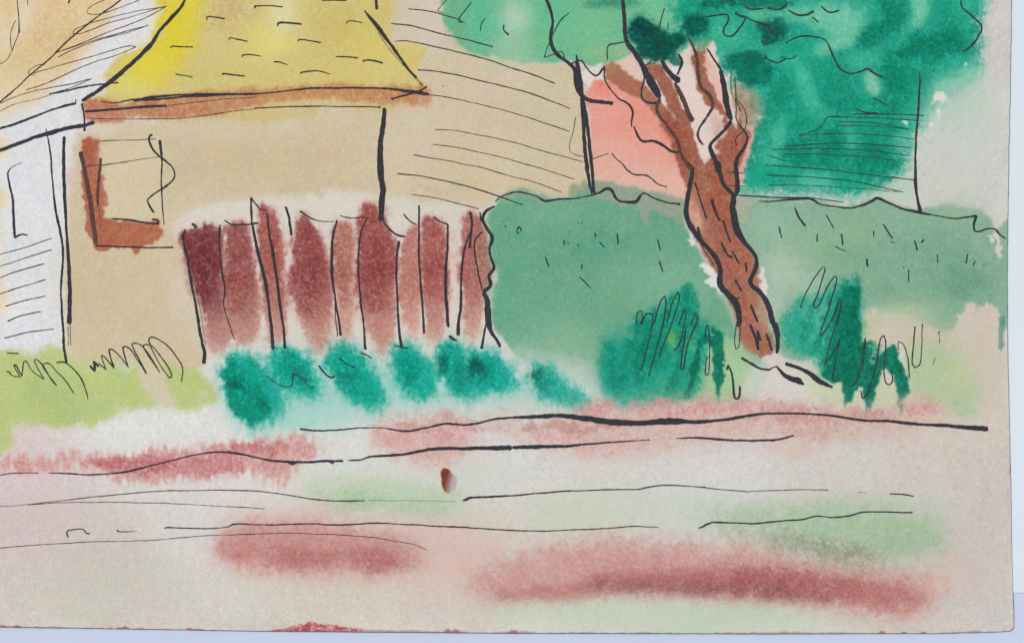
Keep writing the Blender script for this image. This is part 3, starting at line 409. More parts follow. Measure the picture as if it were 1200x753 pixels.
# ------------------------------------------------------------------ pen strokes, as (width, points) per block of the sheet
# block origin (x, y) in photograph pixels; points in blocks 3.963 units to the pixel
INK = {}
INK[0, 0] = [
 (1.5, [(-120, 565), (0, 475), (60, 425), (140, 350), (240, 265), (300, 205), (400, 120), (480, 60), (560, 0), (620, -50)]),
 ([1.6, 2, 3, 3.6, 3.2, 4, 4, 4, 4, 3.6], [(875, -30), (860, 0), (840, 35), (790, 90), (740, 145), (710, 195), (675, 235), (600, 305), (480, 405), (380, 468)]),
 (1.5, [(664, 238), (672, 232), (675, 245)]),
 (2.4, [(-60, 615), (0, 598), (100, 565), (200, 525), (300, 492), (350, 480)]), (1.6, [(352, 462), (352, 485)]),
 ([3, 3.4, 3.8, 4, 4.2, 4.4, 4], [(-60, 718), (0, 698), (80, 668), (180, 632), (300, 600), (390, 582), (440, 567)]),
 (2, [(378, 480), (388, 520), (392, 570), (392, 610)]),
 (.8, [(650, 0), (560, 35), (470, 65), (410, 65), (404, 50), (430, 25), (490, 0)]),
 (.85, [(775, 28), (640, 70), (500, 110), (380, 155), (340, 158), (345, 140), (400, 115), (520, 80), (650, 50), (775, 30), (650, 95), (500, 150), (380, 200), (265, 245)]),
 (.85, [(265, 243), (400, 200), (520, 165), (690, 118), (600, 150), (450, 190), (330, 235), (270, 265)]),
 (.85, [(140, 345), (260, 310), (400, 270), (520, 235), (600, 215), (632, 218), (560, 250), (450, 285), (340, 330), (220, 385), (120, 420)]),
 (.7, [(165, 348), (135, 343), (140, 325), (170, 306), (210, 300)]),
 (.85, [(0, 480), (100, 440), (200, 415), (330, 390), (425, 366), (350, 400), (250, 432)]),
 (1.7, [(228, 437), (300, 425), (400, 400), (480, 390), (550, 384)]), (.6, [(-10, 522), (80, 480), (150, 465), (240, 440)]),
 (.9, [(78, -10), (86, 70), (92, 155)]), (.7, [(72, 95), (52, 150), (50, 200), (57, 240), (70, 200), (85, 160), (88, 110)]), (.7, [(58, 235), (30, 280), (-5, 302)]),
 (1.2, [(130, 0), (130, 25)]), (1.6, [(325, 0), (318, 18)]),
 (1.4, [(962, 95), (962, 80), (1000, 80), (1045, 86)]), (1.4, [(1065, 188), (1065, 178), (1100, 182), (1150, 192)]), (1.4, [(793, 225), (797, 217), (840, 218), (897, 218)]), (1.6, [(1125, 265), (1128, 258), (1160, 254), (1200, 258)]),
 (1.6, [(815, 342), (830, 348), (860, 352), (895, 360)]), (1.6, [(1033, 350), (1036, 342), (1075, 346), (1138, 355)]), (1.8, [(1180, 40), (1189, 32)]),
 ([1, 1.2, 1.6, 2, 2, 2, 2], [(465, 470), (530, 478), (620, 462), (700, 452), (850, 440), (1000, 436), (1189, 438)]), ([3, 2.6, 2.2, 2, 2], [(620, 465), (750, 460), (900, 447), (1100, 438), (1189, 436)]),
 (2.3, [(395, 518), (500, 510), (600, 502), (700, 495), (775, 492)]), (.6, [(775, 495), (900, 475), (1080, 458), (1189, 450)]), (.8, [(390, 548), (500, 552), (700, 552), (850, 548), (960, 535), (1050, 522), (1189, 505)]),
 (.8, [(460, 655), (560, 650), (640, 650), (725, 646)]), (2, [(708, 624), (695, 632), (693, 655), (705, 685), (730, 715), (765, 745), (800, 778), (812, 818), (780, 858), (720, 898), (683, 928)]),
 ([1.4, 1.8, 2.4, 2.4], [(683, 928), (690, 945), (700, 965), (714, 987)]), ([2.6, 2.4, 1.8, 1.6, 1.3, .8], [(742, 650), (748, 700), (752, 753), (749, 833), (755, 953), (762, 1043)]),
 (.5, [(460, 773), (540, 757), (620, 745), (740, 728)])]
INK[300, 0] = [
 (1.6, [(100, 123), (103, 108), (140, 106), (212, 114)]), (1.3, [(420, 112), (422, 100), (455, 98), (495, 108)]), (1.5, [(195, 193), (198, 185), (240, 188), (302, 198)]), (1.3, [(372, 263), (420, 264), (475, 270)]),
 (1.8, [(495, 288), (500, 280), (545, 280), (590, 293)]), (1.3, [(0, 258), (22, 264)]), (1.7, [(82, 288), (110, 290), (145, 303)]), (1.4, [(205, 342), (215, 335), (270, 330), (310, 335), (343, 346)]), (1.2, [(-10, 30), (60, 28), (125, 32)]), (2, [(305, 0), (420, 2)]),
 (3.6, [(560, -30), (558, 20), (562, 45)]), ([2, 3.6, 4, 3.2, 2.6, 2.6, 2.4], [(503, 50), (540, 95), (580, 145), (620, 200), (670, 270), (720, 335), (748, 362)]), (.6, [(565, 150), (620, 230), (680, 300), (740, 365), (770, 400)]), (.6, [(748, 362), (775, 400)]),
 ([1.5, 1.5, 1.6, 1.8, 1.8, 1.8, 2, 3, 3.4], [(0, 436), (80, 430), (160, 420), (280, 410), (400, 410), (520, 409), (620, 413), (720, 427), (803, 437)]), (1.2, [(-5, 503), (150, 496), (300, 494), (450, 496), (565, 497)]), (2.6, [(565, 497), (579, 497)]),
 (1.6, [(632, 460), (700, 440), (750, 425), (795, 402)]), (3.6, [(627, 460), (638, 459)]),
 ([4, 4.6, 5, 5, 5.4, 5.2, 5.4, 5.6], [(596, 500), (592, 560), (582, 640), (577, 720), (582, 830), (590, 890), (582, 960), (583, 1028)]), ([2, 2.6, 2.2, 2], [(590, 1030), (625, 1068), (655, 1090), (692, 1098)]),
 (1.1, [(708, 42), (780, 48), (860, 68), (940, 92), (956, 103)]), (1.2, [(628, 110), (720, 120), (850, 155), (980, 185), (1100, 218)]), (1.3, [(645, 193), (700, 190), (800, 210), (950, 245), (1080, 280), (1189, 318), (1280, 345), (1389, 388)]),
 (1.2, [(750, 325), (830, 330), (960, 355), (1080, 385), (1189, 410), (1289, 440), (1459, 505)]), (1, [(800, 440), (900, 455), (1040, 485), (1189, 523), (1289, 555), (1454, 610)]), (.9, [(832, 602), (900, 605), (1020, 625), (1189, 660), (1309, 695), (1519, 753)]),
 (.9, [(820, 672), (900, 680), (1050, 710), (1189, 745), (1379, 800), (1479, 833)]), (1, [(730, 718), (820, 735), (930, 755), (1050, 780), (1189, 820), (1289, 845), (1419, 893)]), (1.6, [(865, 399), (871, 400)]),
 (1, [(885, 0), (850, 40), (845, 55), (870, 60)]), (1, [(1000, 10), (970, 50), (945, 85), (945, 103), (965, 103)]), (1.2, [(1068, 85), (1050, 110), (1043, 145)]), (2, [(1152, 115), (1150, 140), (1175, 163)])]
INK[600, 0] = [
 ([3, 3, 3, 2.6, 3.4, 4, 3.6, 3.4, 3.6, 4, 4.6, 4.8, 4.8, 3], [(150, -20), (160, 0), (180, 50), (188, 100), (182, 160), (185, 210), (210, 255), (260, 292), (290, 322), (297, 370), (307, 420), (340, 458), (400, 472), (470, 482)]),
 (1.1, [(265, 60), (230, 90), (200, 140), (180, 185), (160, 230), (147, 268), (190, 255), (230, 242), (245, 275), (260, 290)]),
 ([2, 4, 5, 4, 3.4, 3.2, 3, 2.6], [(297, 255), (310, 330), (322, 430), (330, 540), (335, 640), (345, 753), (360, 850), (372, 898)]), ([3, 3.4, 3.2, 3, 3.2, 3.2, 3], [(300, 280), (318, 400), (340, 520), (355, 640), (368, 753), (375, 833), (382, 898)]),
 (1.7, [(265, 300), (320, 283), (345, 315), (390, 352), (425, 315), (430, 330)]), ([1.4, 1.8, 1.8, 2, 2, 2.4, 2, 1.6], [(428, 310), (432, 370), (460, 420), (500, 462), (540, 485), (560, 515), (556, 560), (555, 590)]),
 ([1.8, 2.6, 2.8, 2.6, 2.8, 3, 2], [(565, 585), (590, 640), (610, 657), (655, 655), (700, 675), (740, 703), (775, 708)]),
 (.8, [(295, 545), (285, 610), (270, 660), (270, 700), (295, 718), (345, 728)]), (.9, [(375, 738), (410, 725), (450, 712)]), ([1.2, 1.4, 1.6, 1.7, 1.8, 1.7, 1.6], [(462, 712), (482, 738), (510, 760), (540, 795), (575, 812), (625, 815), (670, 850)]), (1.5, [(670, 850), (690, 860), (720, 867)]),
 (.9, [(0, 317), (90, 345), (200, 388)]), ([4, 4, 4, 4.4, 5, 5.6, 6, 6.8, 7, 5.4], [(513, -10), (516, 30), (520, 80), (525, 150), (533, 195), (560, 235), (595, 285), (625, 345), (655, 400), (688, 455)]),
 (1.3, [(525, 195), (480, 203), (447, 215), (443, 280)]), (1.1, [(600, 240), (640, 262), (640, 290), (615, 305)]), (2, [(600, 310), (615, 370), (600, 420), (605, 460), (640, 477), (690, 475)]),
 ([3, 5, 6, 6], [(695, 280), (715, 318), (745, 355), (780, 380)]), ([2, 3, 2.8, 2.4], [(772, 250), (788, 285), (778, 320), (765, 348)]), (1.6, [(630, 100), (665, 140)]), (1.1, [(708, 40), (695, 85), (680, 140)]), (1.2, [(725, 105), (722, 140)]),
 ([1.6, 2.4, 3.4], [(905, 225), (940, 280), (970, 325)]), ([3.4, 5, 5.6, 5.4, 4.4], [(970, 325), (982, 390), (995, 470), (1005, 520), (1018, 560)]), ([3.6, 3, 2.8, 3.2], [(1018, 560), (980, 610), (925, 665), (917, 682)]),
 ([3.4, 4, 4.2, 4], [(917, 675), (930, 715), (945, 753), (955, 800)]), ([1, 1.2, 1.2, 1.6, 2.4, 2.8, 3, 3.4, 4], [(1035, 350), (1038, 420), (1040, 500), (1042, 555), (1085, 620), (1092, 645), (1075, 690), (1048, 730), (1038, 770)]),
 (1, [(1040, 460), (1080, 510), (1090, 560), (1080, 600), (1040, 640), (1038, 680), (1050, 665)]), (.9, [(1018, 330), (1014, 400), (1026, 450), (1046, 480), (1060, 520)]),
 (1.5, [(900, 80), (960, 70), (1000, 70), (1003, 100), (985, 130), (985, 160), (1020, 168), (1060, 125), (1085, 85)]), (2.4, [(1035, 60), (1060, 75), (1085, 80)]), (1.6, [(1085, 80), (1120, 98), (1160, 110), (1205, 130)]),
 (1.6, [(1075, 28), (1110, 45), (1165, 40)]), (1.6, [(1155, 185), (1165, 200), (1195, 206)]), (2.2, [(1170, 258), (1189, 278)])]
INK['trunk_wash'] = [   # diluted ink over the wet boughs
 ([4, 3, 3, 3.4, 4, 4, 4], [(688, 455), (672, 510), (715, 580), (765, 650), (783, 710), (805, 753), (835, 790)]),
 ([3, 4, 4.6, 5, 5, 3], [(755, 385), (775, 420), (800, 475), (815, 520), (835, 560), (838, 566)]),
 ([1.6, 3, 3.6, 4, 3.4, 3.4, 3.2, 2.8], [(812, 160), (840, 215), (858, 270), (862, 340), (875, 400), (915, 445), (930, 490), (905, 545)]),
 ([2.6, 2.2, 2.8, 3, 2.4], [(905, 545), (868, 600), (862, 630), (872, 655), (888, 672)])]
INK[900, 0] = [
 (1.6, [(-5, 38), (45, 45), (80, 30), (90, 15)]), (2, [(95, 48), (140, 72), (180, 70), (212, 52)]), (1.8, [(245, 30), (285, 58), (330, 50)]), (1.4, [(-15, 270), (40, 292), (80, 275)]), (1.7, [(60, 262), (100, 272), (135, 257)]), (1.6, [(205, 80), (235, 105)]),
 ([1, 1.6, 1.6, 1.6, 1.6, 1.6, 1.8, 1.6, 1.6, 2.4, 1.8, 1.4], [(80, 200), (150, 170), (210, 172), (268, 190), (300, 255), (330, 315), (380, 340), (430, 332), (462, 320), (475, 328), (500, 345), (538, 360)]),
 (1.4, [(405, 503), (450, 522), (505, 525)]), (1.2, [(488, 455), (520, 472), (552, 488)]), (.9, [(145, 628), (200, 612), (245, 590), (280, 543), (370, 545)]), (.9, [(385, 530), (600, 530), (720, 537)]), (.9, [(285, 543), (500, 548), (700, 560)]),
 (.9, [(330, 565), (500, 572), (655, 600)]), (.7, [(315, 583), (480, 586), (640, 598)]), (.9, [(145, 628), (360, 620), (560, 632), (685, 648)]), (.7, [(182, 640), (190, 650), (240, 655)]), (.9, [(75, 680), (300, 665), (500, 672), (665, 687)]), (.9, [(20, 695), (250, 690), (480, 700), (655, 723)]),
 (.7, [(70, 715), (300, 718), (520, 735), (600, 750)]), (1, [(-5, 720), (80, 748)]), ([1.4, 2, 2.2, 2.2, 2.6, 2.8, 3, 3.2, 3.6, 4], [(703, 335), (705, 380), (699, 480), (690, 600), (685, 700), (683, 753), (685, 850), (689, 890), (697, 940), (708, 986)]),
 ([1.4, 1.6, 1.8, 2, 2.2, 1.8, 1.4, 1], [(895, -10), (900, 30), (940, 70), (990, 122), (972, 180), (930, 222), (912, 234), (898, 236)]), (2, [(715, 536), (722, 537)]), (1.8, [(765, 335), (771, 328)]), (2, [(634, 450), (640, 456)]), (1.6, [(404, 377), (409, 380)]), (1.4, [(792, 256), (797, 260)])]
INK[0, 190] = [
 ([.6, .8, 1.4, 2.2, 2.4, 2.4, 2.4, 2.2, 1.4, 1.2], [(105, 0), (60, 22), (37, 50), (45, 110), (58, 170), (62, 240), (65, 300), (70, 348), (100, 335), (130, 340)]),
 ([1.2, 1.4, 1.8, 2, 2.2, 2.6, 2.2, 2.2, 2, 2, 2.2, 2.6, 2.6], [(215, -155), (225, -100), (237, -20), (243, 80), (255, 200), (275, 300), (292, 400), (290, 500), (283, 600), (288, 700), (293, 780), (298, 860), (310, 930)]),
 ([2.8, 3, 3, 3, 3.4, 3.8, 4.2, 4.4, 4], [(298, -120), (296, 0), (300, 150), (308, 300), (318, 450), (323, 560), (325, 650), (321, 745), (320, 752)]),
 (.7, [(327, 752), (328, 850)]), (.7, [(316, 760), (318, 850)]),
 (1, [(-5, 430), (100, 400), (240, 352)]), (1, [(-5, 487), (100, 450), (240, 407)]), (1.1, [(-5, 540), (60, 512), (205, 472)]), (1.1, [(-5, 612), (80, 585), (210, 545)]), (1.1, [(25, 668), (100, 645), (213, 622)]), (1.2, [(35, 738), (100, 712), (190, 692)]),
 (.6, [(400, 20), (500, 8), (600, 0)]), (1.6, [(445, 388), (600, 393), (740, 395), (803, 393)]), (2.4, [(796, 393), (804, 393)]), (2, [(520, 262), (600, 270), (700, 285), (738, 285), (732, 268), (705, 265)]),
 (3.2, [(890, 285), (902, 292), (915, 303)]), ([1.8, 1.4, 2, 2.6, 3, 3, 3, 3.2, 4], [(862, 312), (850, 345), (865, 420), (888, 560), (908, 660), (922, 753), (938, 833), (950, 883), (945, 936)]), (1.4, [(843, 335), (860, 420)]), (.5, [(890, 540), (915, 600), (940, 753), (955, 850)]),
 ([2.6, 1.8, 1.8, 1.4, 1.2, 1, 1], [(1020, 300), (1020, 400), (1030, 500), (1045, 600), (1040, 660), (1065, 753), (1090, 825)]), (1.8, [(1042, 268), (1070, 287), (1130, 290), (1200, 282)]), ([2, 2, 1.8, 1.6, 1.8], [(1169, 270), (1166, 210), (1167, 165), (1182, 188), (1200, 205)]), ([2, 2.6, 2.8, 3, 3.2, 3, 3], [(1167, 270), (1180, 330), (1195, 400), (1214, 480), (1240, 600), (1257, 753), (1270, 870)]),
 (2.4, [(1017, 293), (1028, 298)])]
INK['window_wash'] = [([3.6, 4, 4.4, 4.4, 4.4, 4], [(375, -50), (385, 0), (405, 100), (425, 230), (438, 320), (446, 383)]), ([2.4, 3, 2.8, 2], [(468, -20), (464, 30), (455, 120), (453, 205)]), (.7, [(458, 210), (463, 250), (470, 300)])]
INK[300, 190] = [
 (1.4, [(0, 195), (20, 218), (50, 222)]), ([1.6, 2.2, 2.6, 2.6, 2.8, 2.8, 2.8], [(50, 235), (60, 320), (80, 430), (100, 570), (125, 753), (130, 800), (134, 865)]), (2.4, [(137, 205), (152, 250), (163, 340)]), ([2, 1.6, 1, .8], [(203, 225), (250, 257), (310, 274), (362, 275)]),
 ([1.6, 2.4, 3, 3, 2, 2, 2, 2.4], [(377, 268), (358, 340), (352, 420), (352, 510), (365, 610), (378, 700), (388, 770), (393, 805)]), (1, [(366, 640), (372, 753), (378, 810)]), (1.3, [(390, 248), (440, 258), (505, 255)]), ([1.6, 1.6, 2, 2, 2.2, 2.6, 2.6], [(518, 255), (488, 320), (474, 450), (482, 610), (500, 750), (506, 830), (508, 870)]),
 ([2.8, 2, 2, 2.2, 2.4, 2.4], [(663, 365), (652, 460), (655, 600), (662, 753), (668, 810), (678, 862)]), ([2, 1.6, 1.4], [(685, 240), (715, 275), (745, 293)]), ([1.6, 1.8, 1.8, 2.2, 2.2, 1.8], [(757, 200), (757, 300), (757, 450), (768, 600), (778, 753), (780, 795)]), (2.4, [(827, 253), (855, 275), (890, 287)]),
 ([1.8, 2.6, 3, 3, 3], [(890, 287), (888, 400), (880, 520), (883, 650), (893, 765)]), (2.6, [(993, 230), (1002, 280), (996, 350), (993, 400)]), ([1.4, 2, 2.4, 2.6, 3.2, 3.4], [(990, 330), (965, 420), (953, 520), (952, 640), (940, 753), (938, 805)]),
 (1.5, [(1050, 322), (1018, 360), (1015, 430), (1030, 510), (1050, 590)]), ([1.6, 2.6, 2.6, 2.8, 3, 2.4, 2.8, 3.4, 3, 3.6, 4], [(1108, 205), (1070, 225), (1053, 260), (1068, 300), (1095, 350), (1083, 400), (1092, 450), (1105, 490), (1080, 530), (1088, 570), (1055, 600)]),
 ([3.4, 5.6, 6.4, 4.6, 3, 3.4], [(1055, 600), (1074, 650), (1078, 740), (1095, 790), (1115, 820), (1133, 850)]), ([1.2, 2, 2, 2.4], [(1068, 745), (1060, 790), (1055, 820), (1048, 858)]), (1.3, [(1110, 185), (1130, 165), (1160, 150), (1195, 140)]), (2, [(1040, 230), (1045, 275)]), (.9, [(722, 148), (850, 170), (1035, 218)]), (2.6, [(1155, 297), (1161, 299)]), (1.3, [(655, 53), (760, 65), (900, 92), (1040, 130), (1189, 180), (1240, 200)])]
INK[600, 190] = [
 ([1.2, 1.6, 1.6, 3, 2.2, 1.6, 2.2, 2.8, 2.4, 2.4, 3, 2, 2, 1.8, 1.6, 3.2], [(-10, 142), (40, 140), (110, 158), (150, 178), (220, 172), (320, 165), (400, 145), (450, 125), (490, 175), (530, 187), (575, 183), (610, 145), (650, 165), (710, 185), (760, 192), (782, 194)]),
 (.9, [(345, 40), (358, 110), (370, 150)]), (1.8, [(22, 312), (24, 328), (34, 330)]), (1.8, [(24, 312), (32, 300), (41, 310), (40, 320)]), (1.4, [(240, 360), (242, 385)]), (1, [(255, 368), (265, 378)]), (2, [(383, 328), (388, 347)]), (1.7, [(487, 330), (492, 380)]), (1.7, [(405, 370), (430, 395)]), (1.8, [(675, 358), (688, 410)]), (1.7, [(683, 458), (700, 508)]),
 (1.7, [(155, 438), (172, 487)]), (1.6, [(322, 472), (325, 495)]), (1.7, [(313, 532), (340, 558), (365, 585)]), (2, [(303, 384), (309, 387)]), (1.6, [(438, 536), (443, 538)]), (1.3, [(514, 536), (518, 537)]), (1.4, [(162, 426), (166, 430)]), (1.1, [(277, 280), (280, 282)]), (1.4, [(304, 278), (308, 279)]), (1.4, [(320, 280), (324, 282)]), (1, [(136, 346), (140, 348)]),
 ([3, 3.6, 4, 5, 5.6, 6, 6, 4.6, 4.6, 4.8, 5, 5.4, 6, 6.4, 5], [(815, 0), (836, 35), (826, 110), (810, 195), (812, 255), (835, 310), (862, 345), (905, 395), (950, 450), (967, 510), (966, 565), (1000, 612), (1040, 655), (1055, 720), (1050, 765)]),
 ([5, 4, 3.6, 4.4, 5.6, 6, 5.4, 4, 3.4, 4, 4.4, 4, 4.4, 5.4, 6], [(955, -5), (965, 60), (985, 110), (1028, 160), (1024, 215), (1042, 305), (1070, 360), (1105, 400), (1134, 450), (1132, 490), (1108, 560), (1150, 602), (1180, 640), (1198, 690), (1212, 753)]),
 ([4, 5, 6, 5.6], [(1037, 0), (1042, 60), (1045, 120), (1038, 160)]), (1.4, [(1050, 154), (1120, 158), (1189, 162), (1260, 166), (1340, 168)]), (1.1, [(1145, 182), (1189, 182)]), (1.2, [(998, 45), (1075, 52)]), (1, [(1008, 110), (1090, 108)]),
 (2.6, [(848, 95), (862, 135)]), (1.6, [(862, 135), (885, 210), (903, 262)]), (2.6, [(925, 170), (945, 235), (965, 275)]), (2.2, [(980, 270), (1000, 330), (1015, 370)]), (2.2, [(970, 370), (1000, 430), (1025, 445)]), (2.2, [(1020, 412), (1055, 470)]), (2.8, [(1035, 545), (1065, 600)]), (2.8, [(1108, 660), (1140, 742)]),
 ([4, 3], [(862, 300), (876, 345)]), (1.1, [(860, 350), (900, 420), (935, 475)]), (2.4, [(1085, 465), (1090, 510)]), (2.2, [(1040, 640), (1052, 628)]), (1, [(1062, 360), (1085, 372), (1100, 388)]),
 (1.1, [(575, 753), (582, 700), (597, 688), (604, 720), (596, 753)]), (1.2, [(600, 753), (622, 705), (648, 705), (652, 730), (640, 800), (600, 970)]), (1.2, [(655, 753), (690, 645), (708, 622), (714, 650), (700, 753), (660, 900), (633, 995)]), (1.2, [(718, 745), (745, 650), (770, 605), (776, 630), (740, 753), (700, 850), (680, 910)]),
 (1.2, [(772, 753), (800, 682), (808, 700), (790, 800), (768, 860), (750, 872)]), (1.2, [(828, 753), (850, 702), (860, 712), (852, 753), (820, 830), (795, 960), (783, 955), (808, 760)])]
INK[900, 190] = [
 (.9, [(-10, 165), (60, 163), (180, 166), (260, 175), (350, 187)]), ([1.2, 1.4, 2, 2.8, 2, 1.6, 1.8, 2, 2, 2.4, 1.8, 1.8, 2.8, 1.4, 1.6, 1.8, 3], [(-10, 184), (60, 176), (130, 171), (195, 170), (240, 195), (300, 205), (380, 213), (440, 200), (480, 180), (508, 167), (560, 190), (630, 218), (700, 233), (780, 247), (870, 260), (930, 252), (966, 246)]),
 ([3, 2.4, 1.6, 1.6, 1.6, 2.6, 2, 1.6], [(967, 246), (955, 295), (965, 322), (1020, 310), (1055, 310), (1062, 318), (1080, 337), (1104, 355)]),
 (.9, [(-15, 13), (250, 33), (450, 56), (680, 83)]), (1, [(-15, 60), (200, 70), (400, 90), (627, 140)]), (.7, [(0, 105), (250, 110), (450, 125), (600, 138)]), (.8, [(575, 66), (620, 76)]),
 (1.8, [(122, 210), (145, 260), (175, 297)]), (1.5, [(270, 245), (305, 307)]), (1.8, [(50, 300), (62, 352)]), (1.5, [(228, 332), (228, 370)]), (2.2, [(340, 332), (347, 385)]), (1.4, [(312, 390), (362, 413)]), (1.8, [(490, 318), (490, 345)]), (2, [(533, 287), (555, 322), (578, 355)]), (1.1, [(570, 368), (590, 375)]),
 (2, [(680, 363), (692, 408)]), (1.8, [(723, 358), (712, 375)]), (1.5, [(785, 425), (787, 467)]), (1.8, [(927, 425), (920, 470)]), (1.8, [(962, 458), (952, 480)]), (2.4, [(457, 448), (463, 485)]), (1.6, [(653, 500), (653, 555)]), (1.1, [(625, 485), (633, 492)]),
 (1.3, [(150, 672), (180, 600), (220, 530), (255, 487), (264, 492), (255, 530), (235, 600), (210, 665), (222, 675), (240, 655), (270, 590), (308, 530), (318, 535), (310, 580), (280, 680), (240, 800), (252, 800), (300, 720), (328, 648), (338, 650), (330, 710), (300, 800), (262, 940), (272, 925), (305, 880), (333, 820)]), (3, [(148, 670), (157, 673)]),
 (1.2, [(333, 820), (305, 960), (298, 1000), (315, 1018), (330, 1000)]), (1.1, [(370, 1030), (385, 1038), (412, 1010), (440, 880), (452, 815), (440, 960)]), (1.3, [(430, 1060), (437, 1095), (458, 1080), (500, 950), (522, 820), (538, 803), (546, 840), (538, 970), (545, 1020), (563, 1032), (578, 1010), (574, 960)]),
 (1.2, [(605, 870), (605, 830), (630, 850), (650, 920), (655, 1000)]), (1.2, [(682, 765), (675, 850), (668, 930), (680, 955), (705, 935), (712, 850), (716, 750)]), (2.4, [(681, 762), (681, 780)]), (1.2, [(793, 785), (797, 840)]), (2.6, [(791, 785), (795, 792)]), (.6, [(775, 905), (765, 940)])]
INK[0, 380] = [
 (1.1, [(20, 63), (100, 42), (200, 25), (250, 20)]), (1.6, [(32, 132), (88, 134)]),
 (1.4, [(32, 222), (38, 216), (60, 238), (95, 243), (65, 190), (72, 186), (102, 240)]), (1.2, [(102, 235), (112, 172), (122, 170), (150, 215), (205, 255), (160, 168), (172, 163), (205, 200), (245, 265), (265, 285), (205, 205), (200, 188), (225, 180), (260, 215), (300, 255), (342, 318)]), (1.4, [(262, 175), (300, 175), (340, 205), (375, 250), (400, 310), (408, 347)]),
 (2.2, [(417, 190), (430, 205), (440, 215), (437, 180), (435, 170), (460, 195)]), (1.4, [(455, 180), (492, 208), (470, 145), (478, 142), (500, 165), (530, 202), (506, 120), (515, 113), (545, 135), (597, 200), (570, 110), (580, 100), (610, 120), (640, 165), (680, 227), (612, 95), (625, 86), (660, 100), (700, 150), (742, 222), (665, 102), (675, 93), (705, 100), (740, 140), (785, 205), (797, 240), (785, 248)]),
 (1.3, [(785, 248), (740, 180), (690, 75), (700, 58), (730, 65), (780, 100), (820, 150), (848, 205), (842, 265)]),
 ([1, 1.4, 1.4, .8], [(-60, 712), (0, 700), (60, 689), (180, 688)]), ([1, 1.6, 1.8, 1.8, 1.8, 1.6, 1.4, 1.3, 1.6, 1.8, 2, 2, 2.2, 2.4, 2.2, 2.6, 2.6], [(225, 688), (300, 690), (400, 696), (500, 692), (600, 680), (700, 655), (800, 630), (900, 605), (980, 593), (1050, 592), (1130, 602), (1189, 617), (1260, 631), (1340, 636), (1420, 638), (1520, 634), (1594, 632)]),
 (2.8, [(1335, 637), (1355, 648), (1375, 640)]), (2.6, [(1525, 632), (1550, 645)])]
INK[300, 380] = [
 ([1.4, 1.8, 2, 2.4, 3, 3, 3, 3, 3.6, 4], [(428, 632), (480, 628), (530, 612), (600, 608), (700, 600), (760, 588), (820, 576), (900, 575), (1050, 574), (1189, 571)]),
 (3.2, [(935, 0), (938, 50)]), (2.6, [(885, -5), (895, 14)]), ([3, 4, 2], [(895, 53), (912, 65), (934, 76)]), (2, [(643, 97), (675, 105), (705, 110)]), (3.2, [(1125, 102), (1137, 97)]), (3, [(1040, 105), (1055, 109)]),
 (1.1, [(48, 240), (90, 270), (135, 290), (165, 280), (170, 250), (172, 228), (210, 245), (245, 285), (272, 290)]), (1.8, [(290, 190), (320, 228), (350, 247), (365, 240)]), (2, [(385, 153), (420, 183), (460, 197)]), (1.8, [(487, 130), (515, 142), (537, 157)]),
 ([2, 1.8, 1.6, 1.4, 1.2, 1.6, 1.8, 1.8, 2, 2, 1.8, 2, 2.2], [(203, 484), (280, 492), (380, 488), (480, 480), (580, 478), (640, 488), (700, 495), (760, 485), (880, 460), (980, 465), (1040, 455), (1100, 440), (1189, 432)])]
INK[600, 380] = [
 ([2.4, 3.6, 4.6, 6, 6.4, 6.4, 6.2, 5, 6, 5.8, 3.6, 3, 2.6, 2.4, 2.2, 2.2, 2.2, 2.6, 2.6, 2.6, 3, 3.6, 5.4, 5], [(0, 432), (100, 428), (200, 424), (280, 427), (340, 435), (420, 447), (500, 454), (600, 457), (660, 452), (720, 448), (850, 452), (950, 445), (1050, 430), (1120, 418), (1189, 413), (1300, 412), (1400, 415), (1509, 428), (1639, 445), (1749, 447), (1889, 463), (2040, 470), (2160, 482), (2208, 485)]),
 (2, [(2205, 472), (2208, 494)]),
 ([4, 4, 3.4, 2, 1.6, 1.4, 1], [(0, 570), (100, 567), (220, 565), (330, 556), (450, 547), (560, 540), (640, 534)]), ([1.2, 2, 2.2, 2.4, 2.2, 1.6, 1.4], [(760, 528), (850, 524), (960, 533), (1080, 538), (1189, 537), (1249, 530), (1309, 514)]),
 (1.2, [(895, 60), (898, 20), (905, 0), (912, 20), (918, 100), (912, 225), (902, 235), (897, 225), (903, 150)]), (2, [(995, 210), (1003, 190), (1020, 225), (1028, 290), (1035, 340), (1050, 340), (1058, 300), (1057, 285)]),
 (1.1, [(1040, 0), (1035, 80), (1040, 115), (1055, 100), (1058, 0)]), (2.4, [(1105, 0), (1130, 60), (1142, 115), (1140, 30), (1155, 75)]), (2.6, [(1180, 40), (1189, 75)]), ([3.4, 2.6, 2, 2], [(1065, 152), (1110, 180), (1150, 203), (1200, 211)]), (.9, [(635, 752), (700, 746), (800, 750), (900, 753)])]
INK[900, 380] = [
 ([6, 5, 4, 3.4], [(28, -10), (42, 40), (46, 80), (42, 135)]), (2.8, [(0, 55), (15, 115), (20, 120)]), (2, [(-5, 212), (30, 197), (45, 195)]), ([2, 3.6, 5, 5, 2], [(40, 195), (75, 235), (110, 253), (140, 263), (168, 278)]), ([3.4, 3, 4, 5, 4.4, 2], [(78, 182), (150, 205), (195, 228), (230, 258), (260, 275), (300, 293)])]
